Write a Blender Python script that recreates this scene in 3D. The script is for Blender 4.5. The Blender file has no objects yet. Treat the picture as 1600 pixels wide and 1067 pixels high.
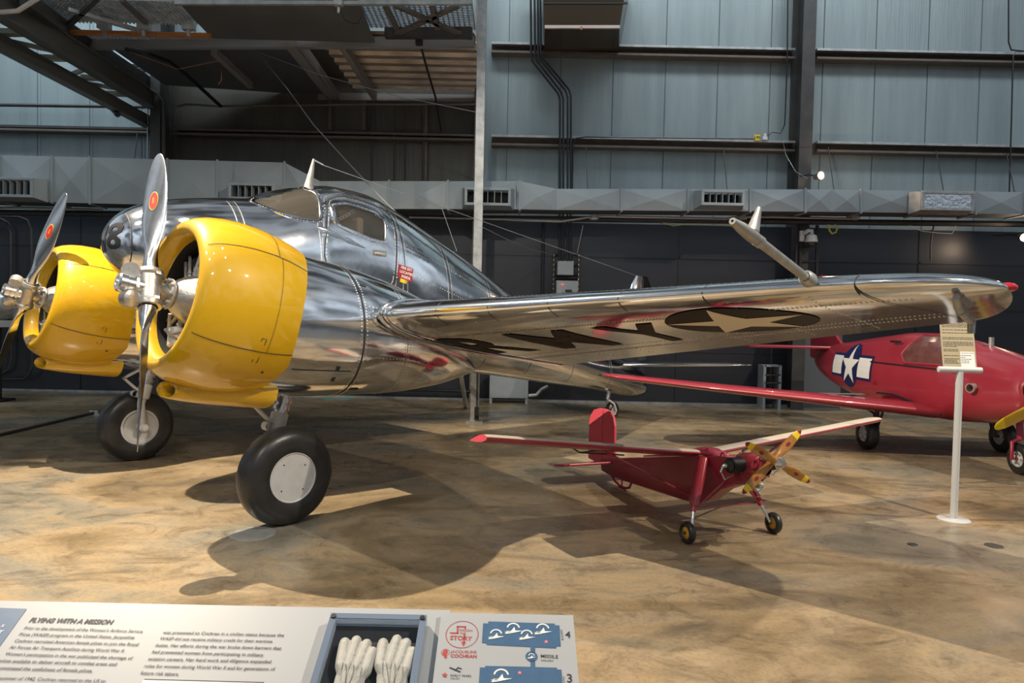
import bpy, bmesh, math, random
from mathutils import Vector, Matrix, Euler
random.seed(7)
S = bpy.context.scene
COL = S.collection
PI = math.pi
def R_(d): return math.radians(d)

# ------------------------------------------------------------------ camera, world, lights, exposure
CAM_H, FPX = 1.6, 1067.0
_p, _r = R_(-1.77), R_(1.2)
_fw = Vector((0, math.cos(_p), math.sin(_p)))
_rt0 = Vector((1, 0, 0)); _up0 = _rt0.cross(_fw)
_rt = _rt0*math.cos(_r) + _up0*math.sin(_r)
_up = -_rt0*math.sin(_r) + _up0*math.cos(_r)
cd = bpy.data.cameras.new('camera'); cam = bpy.data.objects.new('camera', cd); COL.objects.link(cam)
cd.sensor_fit = 'HORIZONTAL'; cd.sensor_width = 36.0; cd.lens = FPX*36.0/1600.0
cd.clip_start = 0.05; cd.clip_end = 200
cam.matrix_world = Matrix(((_rt.x, _up.x, -_fw.x, 0), (_rt.y, _up.y, -_fw.y, 0), (_rt.z, _up.z, -_fw.z, CAM_H), (0, 0, 0, 1)))
S.camera = cam
def at(px, py, Y):
    """world point on the plane y = Y that the photo shows at pixel px, py"""
    d = _rt*((px-800)/FPX) - _up*((py-533.5)/FPX) + _fw
    k = Y/d.y
    return Vector((d.x*k, Y, CAM_H + d.z*k))
def on_floor(px, py, z=0.0):
    d = _rt*((px-800)/FPX) - _up*((py-533.5)/FPX) + _fw
    k = (z-CAM_H)/d.z
    return Vector((d.x*k, d.y*k, z))

vs = S.view_settings
vs.view_transform = 'Standard'; vs.look = 'None'; vs.exposure = 0.0; vs.gamma = 1.0; vs.use_curve_mapping = False

w = bpy.data.worlds.new('hall_glow'); S.world = w; w.use_nodes = True
nt = w.node_tree; nt.nodes.clear()
o_ = nt.nodes.new('ShaderNodeOutputWorld'); bg = nt.nodes.new('ShaderNodeBackground')
geo = nt.nodes.new('ShaderNodeTexCoord'); sep = nt.nodes.new('ShaderNodeSeparateXYZ'); ramp = nt.nodes.new('ShaderNodeValToRGB')
nt.links.new(geo.outputs['Generated'], sep.inputs[0]); nt.links.new(sep.outputs['Z'], ramp.inputs[0])
cr = ramp.color_ramp
cr.elements[0].position = 0.0; cr.elements[0].color = (.10, .11, .12, 1)
cr.elements[1].position = 1.0; cr.elements[1].color = (.20, .22, .24, 1)
for pos_, c_ in ((.07, (.24, .26, .28)), (.18, (.52, .58, .64)), (.36, (.62, .72, .82)), (.50, (.46, .52, .58)), (.70, (.27, .30, .33))): cr.elements.new(pos_).color = (*c_, 1)
wn = nt.nodes.new('ShaderNodeTexNoise'); wn.inputs['Scale'].default_value = 4.5; wn.inputs['Detail'].default_value = 3
nt.links.new(geo.outputs['Generated'], wn.inputs[0])
wr = nt.nodes.new('ShaderNodeValToRGB'); wr.color_ramp.elements[0].position = .40; wr.color_ramp.elements[0].color = (.28, .28, .28, 1); wr.color_ramp.elements[1].position = .60; wr.color_ramp.elements[1].color = (1.9, 1.9, 1.9, 1)  # made-up bright and dark blotches for the metal to mirror
nt.links.new(wn.outputs[0], wr.inputs[0])
wm = nt.nodes.new('ShaderNodeMix'); wm.data_type = 'RGBA'; wm.blend_type = 'MULTIPLY'; wm.inputs[0].default_value = 1
nt.links.new(ramp.outputs[0], wm.inputs[6]); nt.links.new(wr.outputs[0], wm.inputs[7])
nt.links.new(wm.outputs[2], bg.inputs[0]); bg.inputs[1].default_value = 0.62
nt.links.new(bg.outputs[0], o_.inputs[0])

def spot(name, loc, target, watts, angle=60, blend=.2, radius=.05, color=(1, .86, .68)):
    l = bpy.data.lights.new(name, 'SPOT'); l.energy = watts; l.spot_size = R_(angle); l.spot_blend = blend
    l.shadow_soft_size = radius; l.color = color
    o = bpy.data.objects.new(name, l); COL.objects.link(o); o.location = loc
    o.rotation_euler = (Vector(target)-Vector(loc)).to_track_quat('-Z', 'Y').to_euler()
    return o
def area(name, loc, target, watts, sx, sy, color=(1, 1, 1)):
    l = bpy.data.lights.new(name, 'AREA'); l.shape = 'RECTANGLE'; l.size = sx; l.size_y = sy; l.energy = watts; l.color = color; l.spread = R_(100)
    o = bpy.data.objects.new(name, l); COL.objects.link(o); o.location = loc
    o.rotation_euler = (Vector(target)-Vector(loc)).to_track_quat('-Z', 'Y').to_euler()
    return o
spot('hall_spotlight_left', (-4.8, 5.4, 6.5), (-0.2, 3.9, .3), 4300, 98, .25, .03, (1, .84, .64))
spot('hall_spotlight_right', (5.4, 1.6, 7.5), (-1.0, 5.6, .6), 2300, 74, .3, .06)
spot('hall_spotlight_front', (-1.0, -3.0, 8.0), (-1.6, 6.6, 1.4), 900, 52, .4, .09, (1, .94, .84))
spot('hall_spotlight_drone', (8.5, 5.0, 8.0), (4.6, 8.6, .5), 1700, 66, .3, .06)
for i_, (lx_, ly_, lz_) in enumerate(((-3.4, .6, 7.6), (-1.9, 1.6, 8.4), (-4.6, 1.9, 7.2), (.6, 2.2, 8.0), (-.6, 3.4, 8.6), (2.2, .8, 7.0))): spot('hall_spotlight_nose', (lx_, ly_, lz_), (-2.2, 5.2, 1.6), 190, 34, .5, (.2, .12, .16, .1, .15, .12)[i_], (1, .95, .88))
area('wall_wash', (3.0, 9.6, 11.6), (3.6, 13.6, 6.2), 290, 16, 1.0, (.90, .97, 1.0))
area('wall_wash', (-9.0, 11.4, 9.5), (-9.6, 13.6, 4.6), 130, 6, .6, (.80, .93, 1.0))

# ------------------------------------------------------------------ mesh builder
class MB:
    def __init__(s): s.v = []; s.f = []; s.mi = []
    def add(s, V, F, mat=0, M=None):
        b = len(s.v)
        s.v += [tuple(M @ Vector(p)) if M is not None else tuple(p) for p in V]
        for f in F: s.f.append(tuple(i+b for i in f)); s.mi.append(mat)
        return s
    def box(s, c, d, mat=0, M=None):
        x, y, z = c; a, b, h = d[0]/2, d[1]/2, d[2]/2
        V = [(x+i*a, y+j*b, z+k*h) for k in (-1, 1) for j in (-1, 1) for i in (-1, 1)]
        return s.add(V, [(0, 2, 3, 1), (4, 5, 7, 6), (0, 1, 5, 4), (2, 6, 7, 3), (0, 4, 6, 2), (1, 3, 7, 5)], mat, M)
    def bar(s, p, q, wd, ht, mat=0, up=(0, 0, 1)):
        """rectangular bar from p to q"""
        p, q = Vector(p), Vector(q); d = (q-p).normalized(); u = Vector(up)
        if abs(d.dot(u)) > .98: u = Vector((0, 1, 0))
        r = d.cross(u).normalized(); u = r.cross(d)
        V = []
        for c in (p, q):
            for a, b in ((-1, -1), (1, -1), (1, 1), (-1, 1)): V.append(c + r*(a*wd/2) + u*(b*ht/2))
        return s.add(V, [(3, 2, 1, 0), (4, 5, 6, 7), (0, 1, 5, 4), (1, 2, 6, 5), (2, 3, 7, 6), (3, 0, 4, 7)], mat)
    def tube(s, pts, r, n=10, mat=0, M=None, caps=True):
        P = [Vector(p) for p in pts]; m = len(P)
        rr = r if isinstance(r, (list, tuple)) else [r]*m
        V = []; prev = None
        for i in range(m):
            d = (P[min(i+1, m-1)]-P[max(i-1, 0)]).normalized()
            if prev is None:
                u = Vector((0, 0, 1)) if abs(d.z) < .9 else Vector((1, 0, 0))
            else: u = prev
            u = (u - d*u.dot(d)).normalized(); prev = u; v = d.cross(u)
            for k in range(n):
                a = 2*PI*k/n; V.append(P[i] + (u*math.cos(a)+v*math.sin(a))*rr[i])
        F = [(i*n+k, i*n+(k+1) % n, (i+1)*n+(k+1) % n, (i+1)*n+k) for i in range(m-1) for k in range(n)]
        if caps: F += [tuple(range(n-1, -1, -1)), tuple((m-1)*n+k for k in range(n))]
        return s.add(V, F, mat, M)
    def lathe(s, prof, o=(0, 0, 0), ax=(1, 0, 0), n=32, mat=0, M=None, closed=False):
        """prof: list of (distance along ax, radius)"""
        o = Vector(o); ax = Vector(ax).normalized()
        u = Vector((0, 0, 1)) if abs(ax.z) < .9 else Vector((1, 0, 0))
        u = (u-ax*u.dot(ax)).normalized(); v = ax.cross(u)
        V = []; m = len(prof)
        for a, r in prof:
            for k in range(n):
                t = 2*PI*k/n; V.append(o+ax*a+(u*math.cos(t)+v*math.sin(t))*max(r, 1e-5))
        F = [(i*n+k, i*n+(k+1) % n, (i+1)*n+(k+1) % n, (i+1)*n+k) for i in range(m-1) for k in range(n)]
        if closed: F += [((m-1)*n+k, (m-1)*n+(k+1) % n, (k+1) % n, k) for k in range(n)]
        return s.add(V, F, mat, M)
    def loft(s, rings, mat=0, caps=True, M=None):
        n = len(rings[0]); V = [p for r in rings for p in r]; m = len(rings)
        F = [(i*n+k, i*n+(k+1) % n, (i+1)*n+(k+1) % n, (i+1)*n+k) for i in range(m-1) for k in range(n)]
        if caps: F += [tuple(range(n-1, -1, -1)), tuple((m-1)*n+k for k in range(n))]
        return s.add(V, F, mat, M)
    def prism(s, poly, o, ux, uy, depth, mat=0):
        """polygon (x,y) in the frame o,ux,uy given a thickness along ux x uy"""
        o, ux, uy = Vector(o), Vector(ux).normalized(), Vector(uy).normalized(); nz = ux.cross(uy)
        V = [o+ux*x+uy*y for x, y in poly] + [o+ux*x+uy*y+nz*depth for x, y in poly]
        n = len(poly)
        F = [tuple(range(n-1, -1, -1)), tuple(range(n, 2*n))] + [(i, (i+1) % n, n+(i+1) % n, n+i) for i in range(n)]
        return s.add(V, F, mat)
    def build(s, name, mats, parent=None, smooth=40, bevel=0, fix=True):
        me = bpy.data.meshes.new(name)
        me.from_pydata([tuple(p) for p in s.v], [], s.f)
        mats = mats if isinstance(mats, (list, tuple)) else [mats]
        for m in mats: me.materials.append(m)
        me.polygons.foreach_set('material_index', s.mi)
        if fix:
            bm = bmesh.new(); bm.from_mesh(me); bmesh.ops.recalc_face_normals(bm, faces=bm.faces); bm.to_mesh(me); bm.free()
        if smooth:
            me.polygons.foreach_set('use_smooth', [True]*len(me.polygons))
            me.set_sharp_from_angle(angle=R_(smooth))
        o = bpy.data.objects.new(name, me); COL.objects.link(o)
        if parent is not None: o.parent = parent
        if bevel:
            b = o.modifiers.new('edge', 'BEVEL'); b.width = bevel; b.segments = 2; b.limit_method = 'ANGLE'; b.angle_limit = R_(50)
        return o

def thing(name, label, cat, loc=(0, 0, 0), rz=0, group=None):
    o = bpy.data.objects.new(name, None); COL.objects.link(o); o.empty_display_size = .2
    o.location = loc; o.rotation_euler = (0, 0, rz)
    return tag(o, label, cat, group)
def tag(o, label, cat, group=None, kind=None):
    o['label'] = label; o['category'] = cat
    if group: o['group'] = group
    if kind: o['kind'] = kind
    return o
def struct(o, label=None, cat=None):
    o['kind'] = 'structure'
    if label: o['label'] = label
    if cat: o['category'] = cat
    return o

def text_flat(body, size=1.0, shear=0.0, align='LEFT', spacing=1.0, bold=0.0, line=1.0):
    """lettering as flat triangles: (verts2d, faces)"""
    c = bpy.data.curves.new('lettering', 'FONT'); c.body = body; c.size = size; c.shear = shear; c.align_x = align
    c.space_character = spacing; c.offset = bold; c.resolution_u = 3; c.space_line = line
    o = bpy.data.objects.new('lettering', c); COL.objects.link(o)
    dg = bpy.context.evaluated_depsgraph_get(); dg.update()
    me = bpy.data.meshes.new_from_object(o.evaluated_get(dg))
    V = [(p.co.x, p.co.y) for p in me.vertices]; F = [tuple(p.vertices) for p in me.polygons]
    bpy.data.objects.remove(o); bpy.data.curves.remove(c); bpy.data.meshes.remove(me)
    return V, F
def conform(mb, V2, F, fn, step, mat=0):
    """cut flat faces by a grid and lay them on a surface: fn(x, y) -> point"""
    bm = bmesh.new()
    vs_ = [bm.verts.new((x, y, 0)) for x, y in V2]
    for f in F:
        try: bm.faces.new([vs_[i] for i in f])
        except ValueError: pass
    xs = [p[0] for p in V2]; ys = [p[1] for p in V2]
    for ax, lo, hi in ((0, min(xs), max(xs)), (1, min(ys), max(ys))):
        k = math.floor(lo/step)+1
        while k*step < hi:
            co = [0, 0, 0]; co[ax] = k*step; no = [0, 0, 0]; no[ax] = 1
            bmesh.ops.bisect_plane(bm, geom=bm.verts[:]+bm.edges[:]+bm.faces[:], plane_co=co, plane_no=no)
            k += 1
    bm.verts.index_update()
    mb.add([fn(v.co.x, v.co.y) for v in bm.verts], [tuple(v.index for v in f.verts) for f in bm.faces], mat)
    bm.free()
def poly(*pts): return list(pts), [tuple(range(len(pts)))]
def star_pts(cx, cy, r, rot=PI/2, inner=.382):
    return [(cx+(r if k % 2 == 0 else r*inner)*math.cos(rot+k*PI/5), cy+(r if k % 2 == 0 else r*inner)*math.sin(rot+k*PI/5)) for k in range(10)]
def interp(tab, x):
    """monotone-ish cubic through table points"""
    if x <= tab[0][0]: return tab[0][1]
    if x >= tab[-1][0]: return tab[-1][1]
    n = len(tab)
    for i in range(n-1):
        if x <= tab[i+1][0]: break
    x0, y0 = tab[i]; x1, y1 = tab[i+1]; h = x1-x0
    def sl(j):
        if j == 0: return (tab[1][1]-tab[0][1])/(tab[1][0]-tab[0][0])
        if j == n-1: return (tab[-1][1]-tab[-2][1])/(tab[-1][0]-tab[-2][0])
        a = (tab[j][1]-tab[j-1][1])/(tab[j][0]-tab[j-1][0]); b = (tab[j+1][1]-tab[j][1])/(tab[j+1][0]-tab[j][0])
        if a*b <= 0: return 0.0
        return 2*a*b/(a+b)
    t = (x-x0)/h; m0 = sl(i)*h; m1 = sl(i+1)*h
    return (2*t**3-3*t*t+1)*y0+(t**3-2*t*t+t)*m0+(-2*t**3+3*t*t)*y1+(t**3-t*t)*m1

# ------------------------------------------------------------------ materials
def mat(name, color, rough=.5, metal=0.0, spec=.5, coat=0.0, bump=None, vary=None, emit=None, alpha=None, trans=0.0):
    """bump: (scale, strength, stretch xyz); vary: (scale, second colour, amount, stretch xyz)"""
    m = bpy.data.materials.new(name); m.use_nodes = True; N = m.node_tree.nodes; L = m.node_tree.links
    b = N['Principled BSDF']
    b.inputs['Base Color'].default_value = (*color, 1); b.inputs['Roughness'].default_value = rough
    b.inputs['Metallic'].default_value = metal; b.inputs['Specular IOR Level'].default_value = spec
    b.inputs['Coat Weight'].default_value = coat; b.inputs['Coat Roughness'].default_value = .035
    b.inputs['Transmission Weight'].default_value = trans
    if emit: b.inputs['Emission Color'].default_value = (*emit[0], 1); b.inputs['Emission Strength'].default_value = emit[1]
    if alpha is not None: b.inputs['Alpha'].default_value = alpha
    tc = N.new('ShaderNodeTexCoord')
    def noise(sc, stretch, detail=4, rough_=.55):
        mp = N.new('ShaderNodeMapping'); mp.inputs['Scale'].default_value = stretch
        L.new(tc.outputs['Object'], mp.inputs[0]); t = N.new('ShaderNodeTexNoise'); t.inputs['Scale'].default_value = sc
        t.inputs['Detail'].default_value = detail; t.inputs['Roughness'].default_value = rough_; L.new(mp.outputs[0], t.inputs[0]); return t
    if vary:
        t = noise(vary[0], vary[3] if len(vary) > 3 else (1, 1, 1), 6)
        r = N.new('ShaderNodeValToRGB'); r.color_ramp.elements[0].position = .38; r.color_ramp.elements[1].position = .66
        L.new(t.outputs[0], r.inputs[0]); mx = N.new('ShaderNodeMix'); mx.data_type = 'RGBA'
        mu = N.new('ShaderNodeMath'); mu.operation = 'MULTIPLY'; mu.inputs[1].default_value = vary[2]; L.new(r.outputs[0], mu.inputs[0])
        L.new(mu.outputs[0], mx.inputs[0]); mx.inputs[6].default_value = (*color, 1); mx.inputs[7].default_value = (*vary[1], 1)
        L.new(mx.outputs[2], b.inputs['Base Color'])
    if bump:
        t = noise(bump[0], bump[2] if len(bump) > 2 else (1, 1, 1), 3)
        bp = N.new('ShaderNodeBump'); bp.inputs['Strength'].default_value = bump[1]; bp.inputs['Distance'].default_value = .02
        L.new(t.outputs[0], bp.inputs['Height']); L.new(bp.outputs[0], b.inputs['Normal'])
    return m
M = {}
M['alu'] = mat('polished_aluminium', (.90, .91, .93), .11, 1.0, bump=(2.4, .16), vary=(5, (.70, .72, .75), .5))
M['alu_prop'] = mat('burnished_aluminium', (.74, .75, .77), .2, 1.0, bump=(6, .10, (1, 1, .4)), vary=(9, (.55, .56, .58), .6))
M['alu_dull'] = mat('dull_grey_metal', (.50, .50, .48), .42, .8, vary=(14, (.30, .29, .27), .6))
M['cast'] = mat('cast_grey_metal', (.52, .51, .48), .35, .75, bump=(60, .12), vary=(10, (.34, .30, .26), .6))
M['grey_paint'] = mat('grey_paint', (.42, .43, .43), .45, 0, vary=(9, (.30, .30, .30), .5))
M['white_grey'] = mat('pale_grey_paint', (.50, .505, .50), .4, 0, vary=(12, (.40, .395, .38), .5))
M['yellow'] = mat('yellow_enamel', (.63, .37, .004), .42, 0, spec=.25, coat=1.0, bump=(1.6, .04), vary=(2.5, (.57, .325, .003), .6))
M['prop_black'] = mat('matt_black_prop_back', (.03, .026, .022), .35)
M['line'] = mat('panel_gap', (.03, .03, .03), .6)
M['rivet'] = mat('rivet_head', (.72, .72, .70), .35, 1.0)
M['rubber'] = mat('black_rubber', (.016, .016, .017), .34, 0, vary=(12, (.035, .034, .033), .5), bump=(30, .06))
M['rubber_grey'] = mat('worn_rubber_tread', (.055, .052, .05), .6, 0, vary=(10, (.09, .085, .08), .6))
M['dark'] = mat('dark_interior', (.02, .02, .02), .7)
M['dark_green'] = mat('cockpit_green', (.05, .06, .045), .6)
M['stringer'] = mat('stringer_paint', (.10, .105, .10), .5, .2)
M['charcoal'] = mat('charcoal_sheet', (.075, .077, .08), .5, vary=(2, (.11, .11, .11), .6))
M['olive'] = mat('olive_steel', (.30, .32, .29), .5, .2)
M['black'] = mat('black_paint', (.015, .015, .016), .45)
M['stencil'] = mat('black_stencil_paint', (.02, .02, .02), .5)
M['wing_mark'] = mat('dark_wing_marking', (.020, .016, .014), .6, 0, spec=.15)
M['wing_star'] = mat('cream_star_paint', (.74, .66, .50), .5, 0, spec=.25)
M['red_plane'] = mat('crimson_aircraft_paint', (.34, .028, .048), .28, 0, coat=.5, vary=(2.5, (.28, .022, .038), .6), bump=(1.5, .04))
M['red_bright'] = mat('coral_red_paint', (.62, .075, .11), .4)
M['red_deep'] = mat('deep_red_paint', (.32, .026, .055), .35, 0, coat=.3, vary=(6, (.26, .02, .043), .6))
M['cream'] = mat('cream_top_fabric', (.46, .41, .345), .6, 0, vary=(6, (.40, .35, .29), .6))
M['wood'] = mat('varnished_propeller_wood', (.42, .19, .028), .25, 0, coat=.6, vary=(4, (.34, .13, .02), .7, (2, 14, 14)))
M['tip_yellow'] = mat('tip_yellow', (.85, .62, .01), .35)
M['tip_red'] = mat('tip_dark_red', (.25, .012, .02), .35)
M['hub_yellow'] = mat('mustard_wheel_paint', (.62, .32, .02), .45)
M['steel'] = mat('bright_steel', (.70, .70, .70), .22, 1.0)
M['navy'] = mat('navy_insignia', (.012, .018, .09), .4)
M['white'] = mat('white_paint', (.78, .78, .77), .45)
M['sign_white'] = mat('white_tube_paint', (.50, .51, .52), .35)
M['parchment'] = mat('tan_sign_paper', (.40, .34, .215), .6)
M['ink'] = mat('dark_ink', (.03, .03, .04), .6)
M['panel_white'] = mat('panel_white', (.39, .415, .445), .4, 0, vary=(1.2, (.35, .375, .405), .6))
M['panel_blue'] = mat('panel_blue', (.045, .11, .22), .45, 0, vary=(40, (.055, .13, .25), .6))
M['panel_red'] = mat('panel_red', (.42, .045, .04), .5)
M['panel_pink'] = mat('star_pink', (.85, .25, .25), .5)
M['acrylic_rim'] = mat('clear_acrylic_edge', (.55, .66, .80), .08, 0, trans=.6)
M['glass'] = mat('clear_acrylic', (.02, .025, .03), .03, 0, alpha=.06)
M['window'] = mat('canopy_glass', (.10, .09, .075), .04, 0, alpha=.5, coat=1.0)
M['window_red'] = mat('reddish_canopy_glass', (.14, .05, .05), .12, 0, alpha=.92, coat=.6, vary=(6, (.22, .10, .08), .6))
M['glove'] = mat('white_glove_cloth', (.50, .505, .48), .8, 0, bump=(90, .15), vary=(12, (.41, .41, .38), .5))
M['case_back'] = mat('dark_case_felt', (.02, .024, .032), .8)
M['steel_dark'] = mat('dark_painted_steel', (.045, .047, .048), .5, .2, vary=(4, (.08, .075, .07), .6))
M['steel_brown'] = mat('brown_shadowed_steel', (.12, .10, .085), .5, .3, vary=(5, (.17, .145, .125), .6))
M['galv'] = mat('galvanised_steel', (.50, .51, .50), .42, .6, vary=(7, (.26, .28, .29), .7))
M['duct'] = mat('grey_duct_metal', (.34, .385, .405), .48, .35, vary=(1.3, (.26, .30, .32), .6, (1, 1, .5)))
M['duct_shade'] = mat('duct_underside_shade', (.10, .11, .115), .5, .3)  # darker copy of the duct metal, shade below the ducts coloured in
M['conduit'] = mat('black_conduit', (.02, .02, .024), .3, .2)
M['pipe'] = mat('silver_pipe', (.45, .47, .48), .35, .8)
M['orange_wood'] = mat('orange_timber', (.46, .19, .06), .6, 0, vary=(8, (.25, .09, .03), .6, (1, 6, 6)))
M['copper'] = mat('copper_wire', (.45, .17, .08), .5)
M['box_grey'] = mat('electrical_box_grey', (.30, .34, .37), .45, .1, vary=(6, (.24, .28, .30), .5))
M['bronze'] = mat('bronze_glass_hood', (.07, .05, .03), .18, .5, bump=(4, .2))
M['white_plastic'] = mat('white_plastic', (.60, .62, .62), .4)
M['smoke_dome'] = mat('smoked_dome', (.03, .03, .035), .08, 0, coat=1)
M['tag_yellow'] = mat('yellow_tag', (.75, .55, .02), .5)
M['teal'] = mat('teal_tape', (.05, .42, .40), .5)
M['green_yellow'] = mat('yellow_wire', (.55, .58, .08), .5)
M['lamp_glow'] = mat('lit_lamp', (1, .8, .6), .5, emit=((1, .72, .48), 60))
M['sticker_red'] = mat('red_sticker', (.36, .015, .02), .45)
M['foil'] = mat('silver_foil', (.75, .77, .80), .2, 1.0, bump=(14, .8))
M['seat'] = mat('seat_webbing', (.30, .24, .17), .8)

# ================================================================== THE HALL
WY = 13.6
def floor_material():
    m = bpy.data.materials.new('stained_concrete'); m.use_nodes = True; N = m.node_tree.nodes; L = m.node_tree.links; b = N['Principled BSDF']
    tc = N.new('ShaderNodeTexCoord')
    def noise(sc, stretch=(1, 1, 1), det=6, ro=.6, dist=0.0):
        mp = N.new('ShaderNodeMapping'); mp.inputs['Scale'].default_value = stretch; L.new(tc.outputs['Object'], mp.inputs[0])
        t = N.new('ShaderNodeTexNoise'); t.inputs['Scale'].default_value = sc; t.inputs['Detail'].default_value = det
        t.inputs['Roughness'].default_value = ro; t.inputs['Distortion'].default_value = dist; L.new(mp.outputs[0], t.inputs[0]); return t.outputs[0]
    def ramp(src, stops):
        r = N.new('ShaderNodeValToRGB'); c = r.color_ramp
        c.elements[0].position, c.elements[0].color = stops[0][0], (*stops[0][1], 1)
        c.elements[1].position, c.elements[1].color = stops[-1][0], (*stops[-1][1], 1)
        for p, q in stops[1:-1]: c.elements.new(p).color = (*q, 1)
        L.new(src, r.inputs[0]); return r.outputs[0]
    def mix(f, a, c, mode='MIX'):
        x = N.new('ShaderNodeMix'); x.data_type = 'RGBA'; x.blend_type = mode
        for k, v in ((0, f), (6, a), (7, c)):
            if isinstance(v, (int, float)): x.inputs[k].default_value = v
            elif isinstance(v, tuple): x.inputs[k].default_value = (*v, 1)
            else: L.new(v, x.inputs[k])
        return x.outputs[2]
    base = ramp(noise(.42, (1, 1.5, 1), 7, .62, .8), [(.30, (.10, .085, .06)), (.42, (.225, .17, .10)), (.51, (.34, .265, .17)), (.59, (.25, .225, .175)), (.72, (.145, .135, .11))])
    mott = ramp(noise(2.6, (1, 1.3, 1), 10, .75, 1.2), [(.32, (.42, .40, .37)), (.50, (1, 1, 1)), (.72, (1.2, 1.12, .98))])
    c = mix(.85, base, mott, 'MULTIPLY')
    fine = ramp(noise(38, (1, 1, 1), 5, .7), [(.32, (.72, .70, .66)), (.5, (1, 1, 1)), (.75, (1.08, 1.06, 1.02))])
    c = mix(.85, c, fine, 'MULTIPLY')
    grime = ramp(noise(.9, (.5, 1.6, 1), 6, .65, 1.5), [(.55, (0, 0, 0)), (.72, (1, 1, 1))])
    c = mix(grime, c, (.11, .092, .066))
    L.new(c, b.inputs['Base Color'])
    L.new(ramp(noise(1.7, (1, 1, 1), 5, .6), [(.35, (.22, .22, .22)), (.7, (.42, .42, .42))]), b.inputs['Roughness'])
    b.inputs['Specular IOR Level'].default_value = .45
    bp = N.new('ShaderNodeBump'); bp.inputs['Strength'].default_value = .07; bp.inputs['Distance'].default_value = .01
    L.new(noise(22, (1, 1, 1), 5, .7), bp.inputs['Height']); L.new(bp.outputs[0], b.inputs['Normal'])
    return m
mb = MB(); mb.box((1, 3.3, -.05), (34, 21, .1)); struct(mb.build('floor', floor_material(), smooth=0), 'stained tan and brown polished concrete hangar floor', 'floor')

def wall_material():
    m = mat('blue_grey_insulation_sheet', (.27, .33, .345), .42, .25, vary=(1.1, (.20, .25, .265), .8, (2.5, 1, .25)), bump=(3.2, .30, (14, 1, .35)))
    return m
WM = wall_material()
ZS = 3.55
mb = MB(); mb.box((1, WY+.06, (ZS+12)/2), (32, .12, 12-ZS))
x = -14.6
while x < 16.5:
    mb.box((x, WY-.004, (ZS+12)/2), (.014, .012, 12-ZS), 1)
    mb.box((x+.035, WY-.003, (ZS+12)/2), (.05, .008, 12-ZS), 0)
    x += 1.03
struct(mb.build('wall_back', [WM, mat('panel_seam', (.10, .13, .14), .6)], smooth=0), 'tall blue-grey metal clad back wall above the ducts', 'wall')
DARKW = mat('dark_navy_panel', (.018, .021, .029), .36, vary=(1.4, (.028, .031, .04), .7, (.3, 1, 3)))
mb = MB(); mb.box((1, WY+.03, ZS/2), (32, .16, ZS))
for z in (1.05, 2.0, 2.9): mb.box((1, WY-.056, z), (32, .02, .03))
for k in range(-6, 8): mb.box((k*2.37+.9, WY-.056, ZS/2), (.03, .02, ZS))
struct(mb.build('wall_back_lower', DARKW, smooth=0), 'dark navy panelled lower part of the back wall', 'wall')
mb = MB(); mb.box((1, WY-.08, .02), (32, .05, .04)); struct(mb.build('baseboard_back', M['galv'], smooth=0), 'thin pale strip along the foot of the back wall', 'baseboard')

mb = MB(); a, b = at(262, 300, WY), at(744, 300, WY); mb.box(((a.x+b.x)/2, WY-.012, (ZS+6.6)/2), (b.x-a.x, .02, 6.6-ZS))  # sheet added over the wall, mezzanine shade put into its colour
struct(mb.build('wall_back_bay_shade', mat('shaded_bay_sheet', (.095, .092, .078), .42, .2, vary=(1.3, (.065, .063, .053), .8, (2, 1, .4)), bump=(3.2, .3, (14, 1, .35))), smooth=0), 'wall bay under the mezzanine, its shade coloured in dark olive', 'wall')
# girts: cold-formed C channels along the wall
def girt(n, xa, xb, py, pxm, label, mt='galv', h=.20, dep=.22):
    z = at(pxm, py, WY-dep).z
    mb = MB(); xa_, xb_ = at(xa, py, WY-dep).x, at(xb, py, WY-dep).x; c = (xa_+xb_)/2; ln = xb_-xa_
    mb.box((c, WY-dep/2, z), (ln, dep, .012)); mb.box((c, WY-.012, z-h/2), (ln, .012, h), 1)  # web and lower flange browned to stand in for shade under the top
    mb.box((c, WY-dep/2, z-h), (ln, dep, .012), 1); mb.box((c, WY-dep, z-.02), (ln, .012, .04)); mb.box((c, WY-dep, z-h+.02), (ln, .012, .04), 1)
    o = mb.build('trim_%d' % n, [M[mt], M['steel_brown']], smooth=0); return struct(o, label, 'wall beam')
girt(1, 768, 1243, 68, 900, 'upper steel wall rail between the post and the tall column')
girt(2, 1277, 1720, 78, 1400, 'upper steel wall rail right of the tall column')
girt(3, 768, 1243, 213, 900, 'lower steel wall rail crossed by the black conduits')
girt(4, 1277, 1720, 223, 1400, 'lower steel wall rail above the lit orange lamp')
girt(5, -250, 232, 197, 100, 'steel wall rail left of the dark column', 'steel_dark', .10)
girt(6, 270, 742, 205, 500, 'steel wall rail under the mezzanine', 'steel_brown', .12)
# columns
def column(pxa, pxb, pyb, name, label, y0, mt, web):
    a, b = at(pxa, 200, y0), at(pxb, 200, y0); mb = MB(); wd = b.x-a.x; c = (a.x+b.x)/2
    mb.box((c, y0+.01, 6), (wd, .02, 12)); mb.box((c, WY-.03, 6), (wd, .02, 12)); mb.box((c, (y0+WY)/2, 6), (.02, WY-y0-.04, 12), 1)
    if web: mb.box((c, y0+.003, 5.0), (wd*1.02, .02, .012), 1)
    return struct(mb.build(name, [M[mt], M['steel_dark']], smooth=0), label, 'column')
column(1250, 1270, 400, 'column', 'tall dark steel wall column beside the lit lamp', 13.05, 'steel_dark', True)
column(234, 250, 200, 'column', 'dark steel wall column under the end of the catwalk', 13.05, 'steel_dark', False)
column(741, 748, 200, 'column', 'narrow brown steel column behind the bare steel post', 13.3, 'steel_brown', False)

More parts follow.
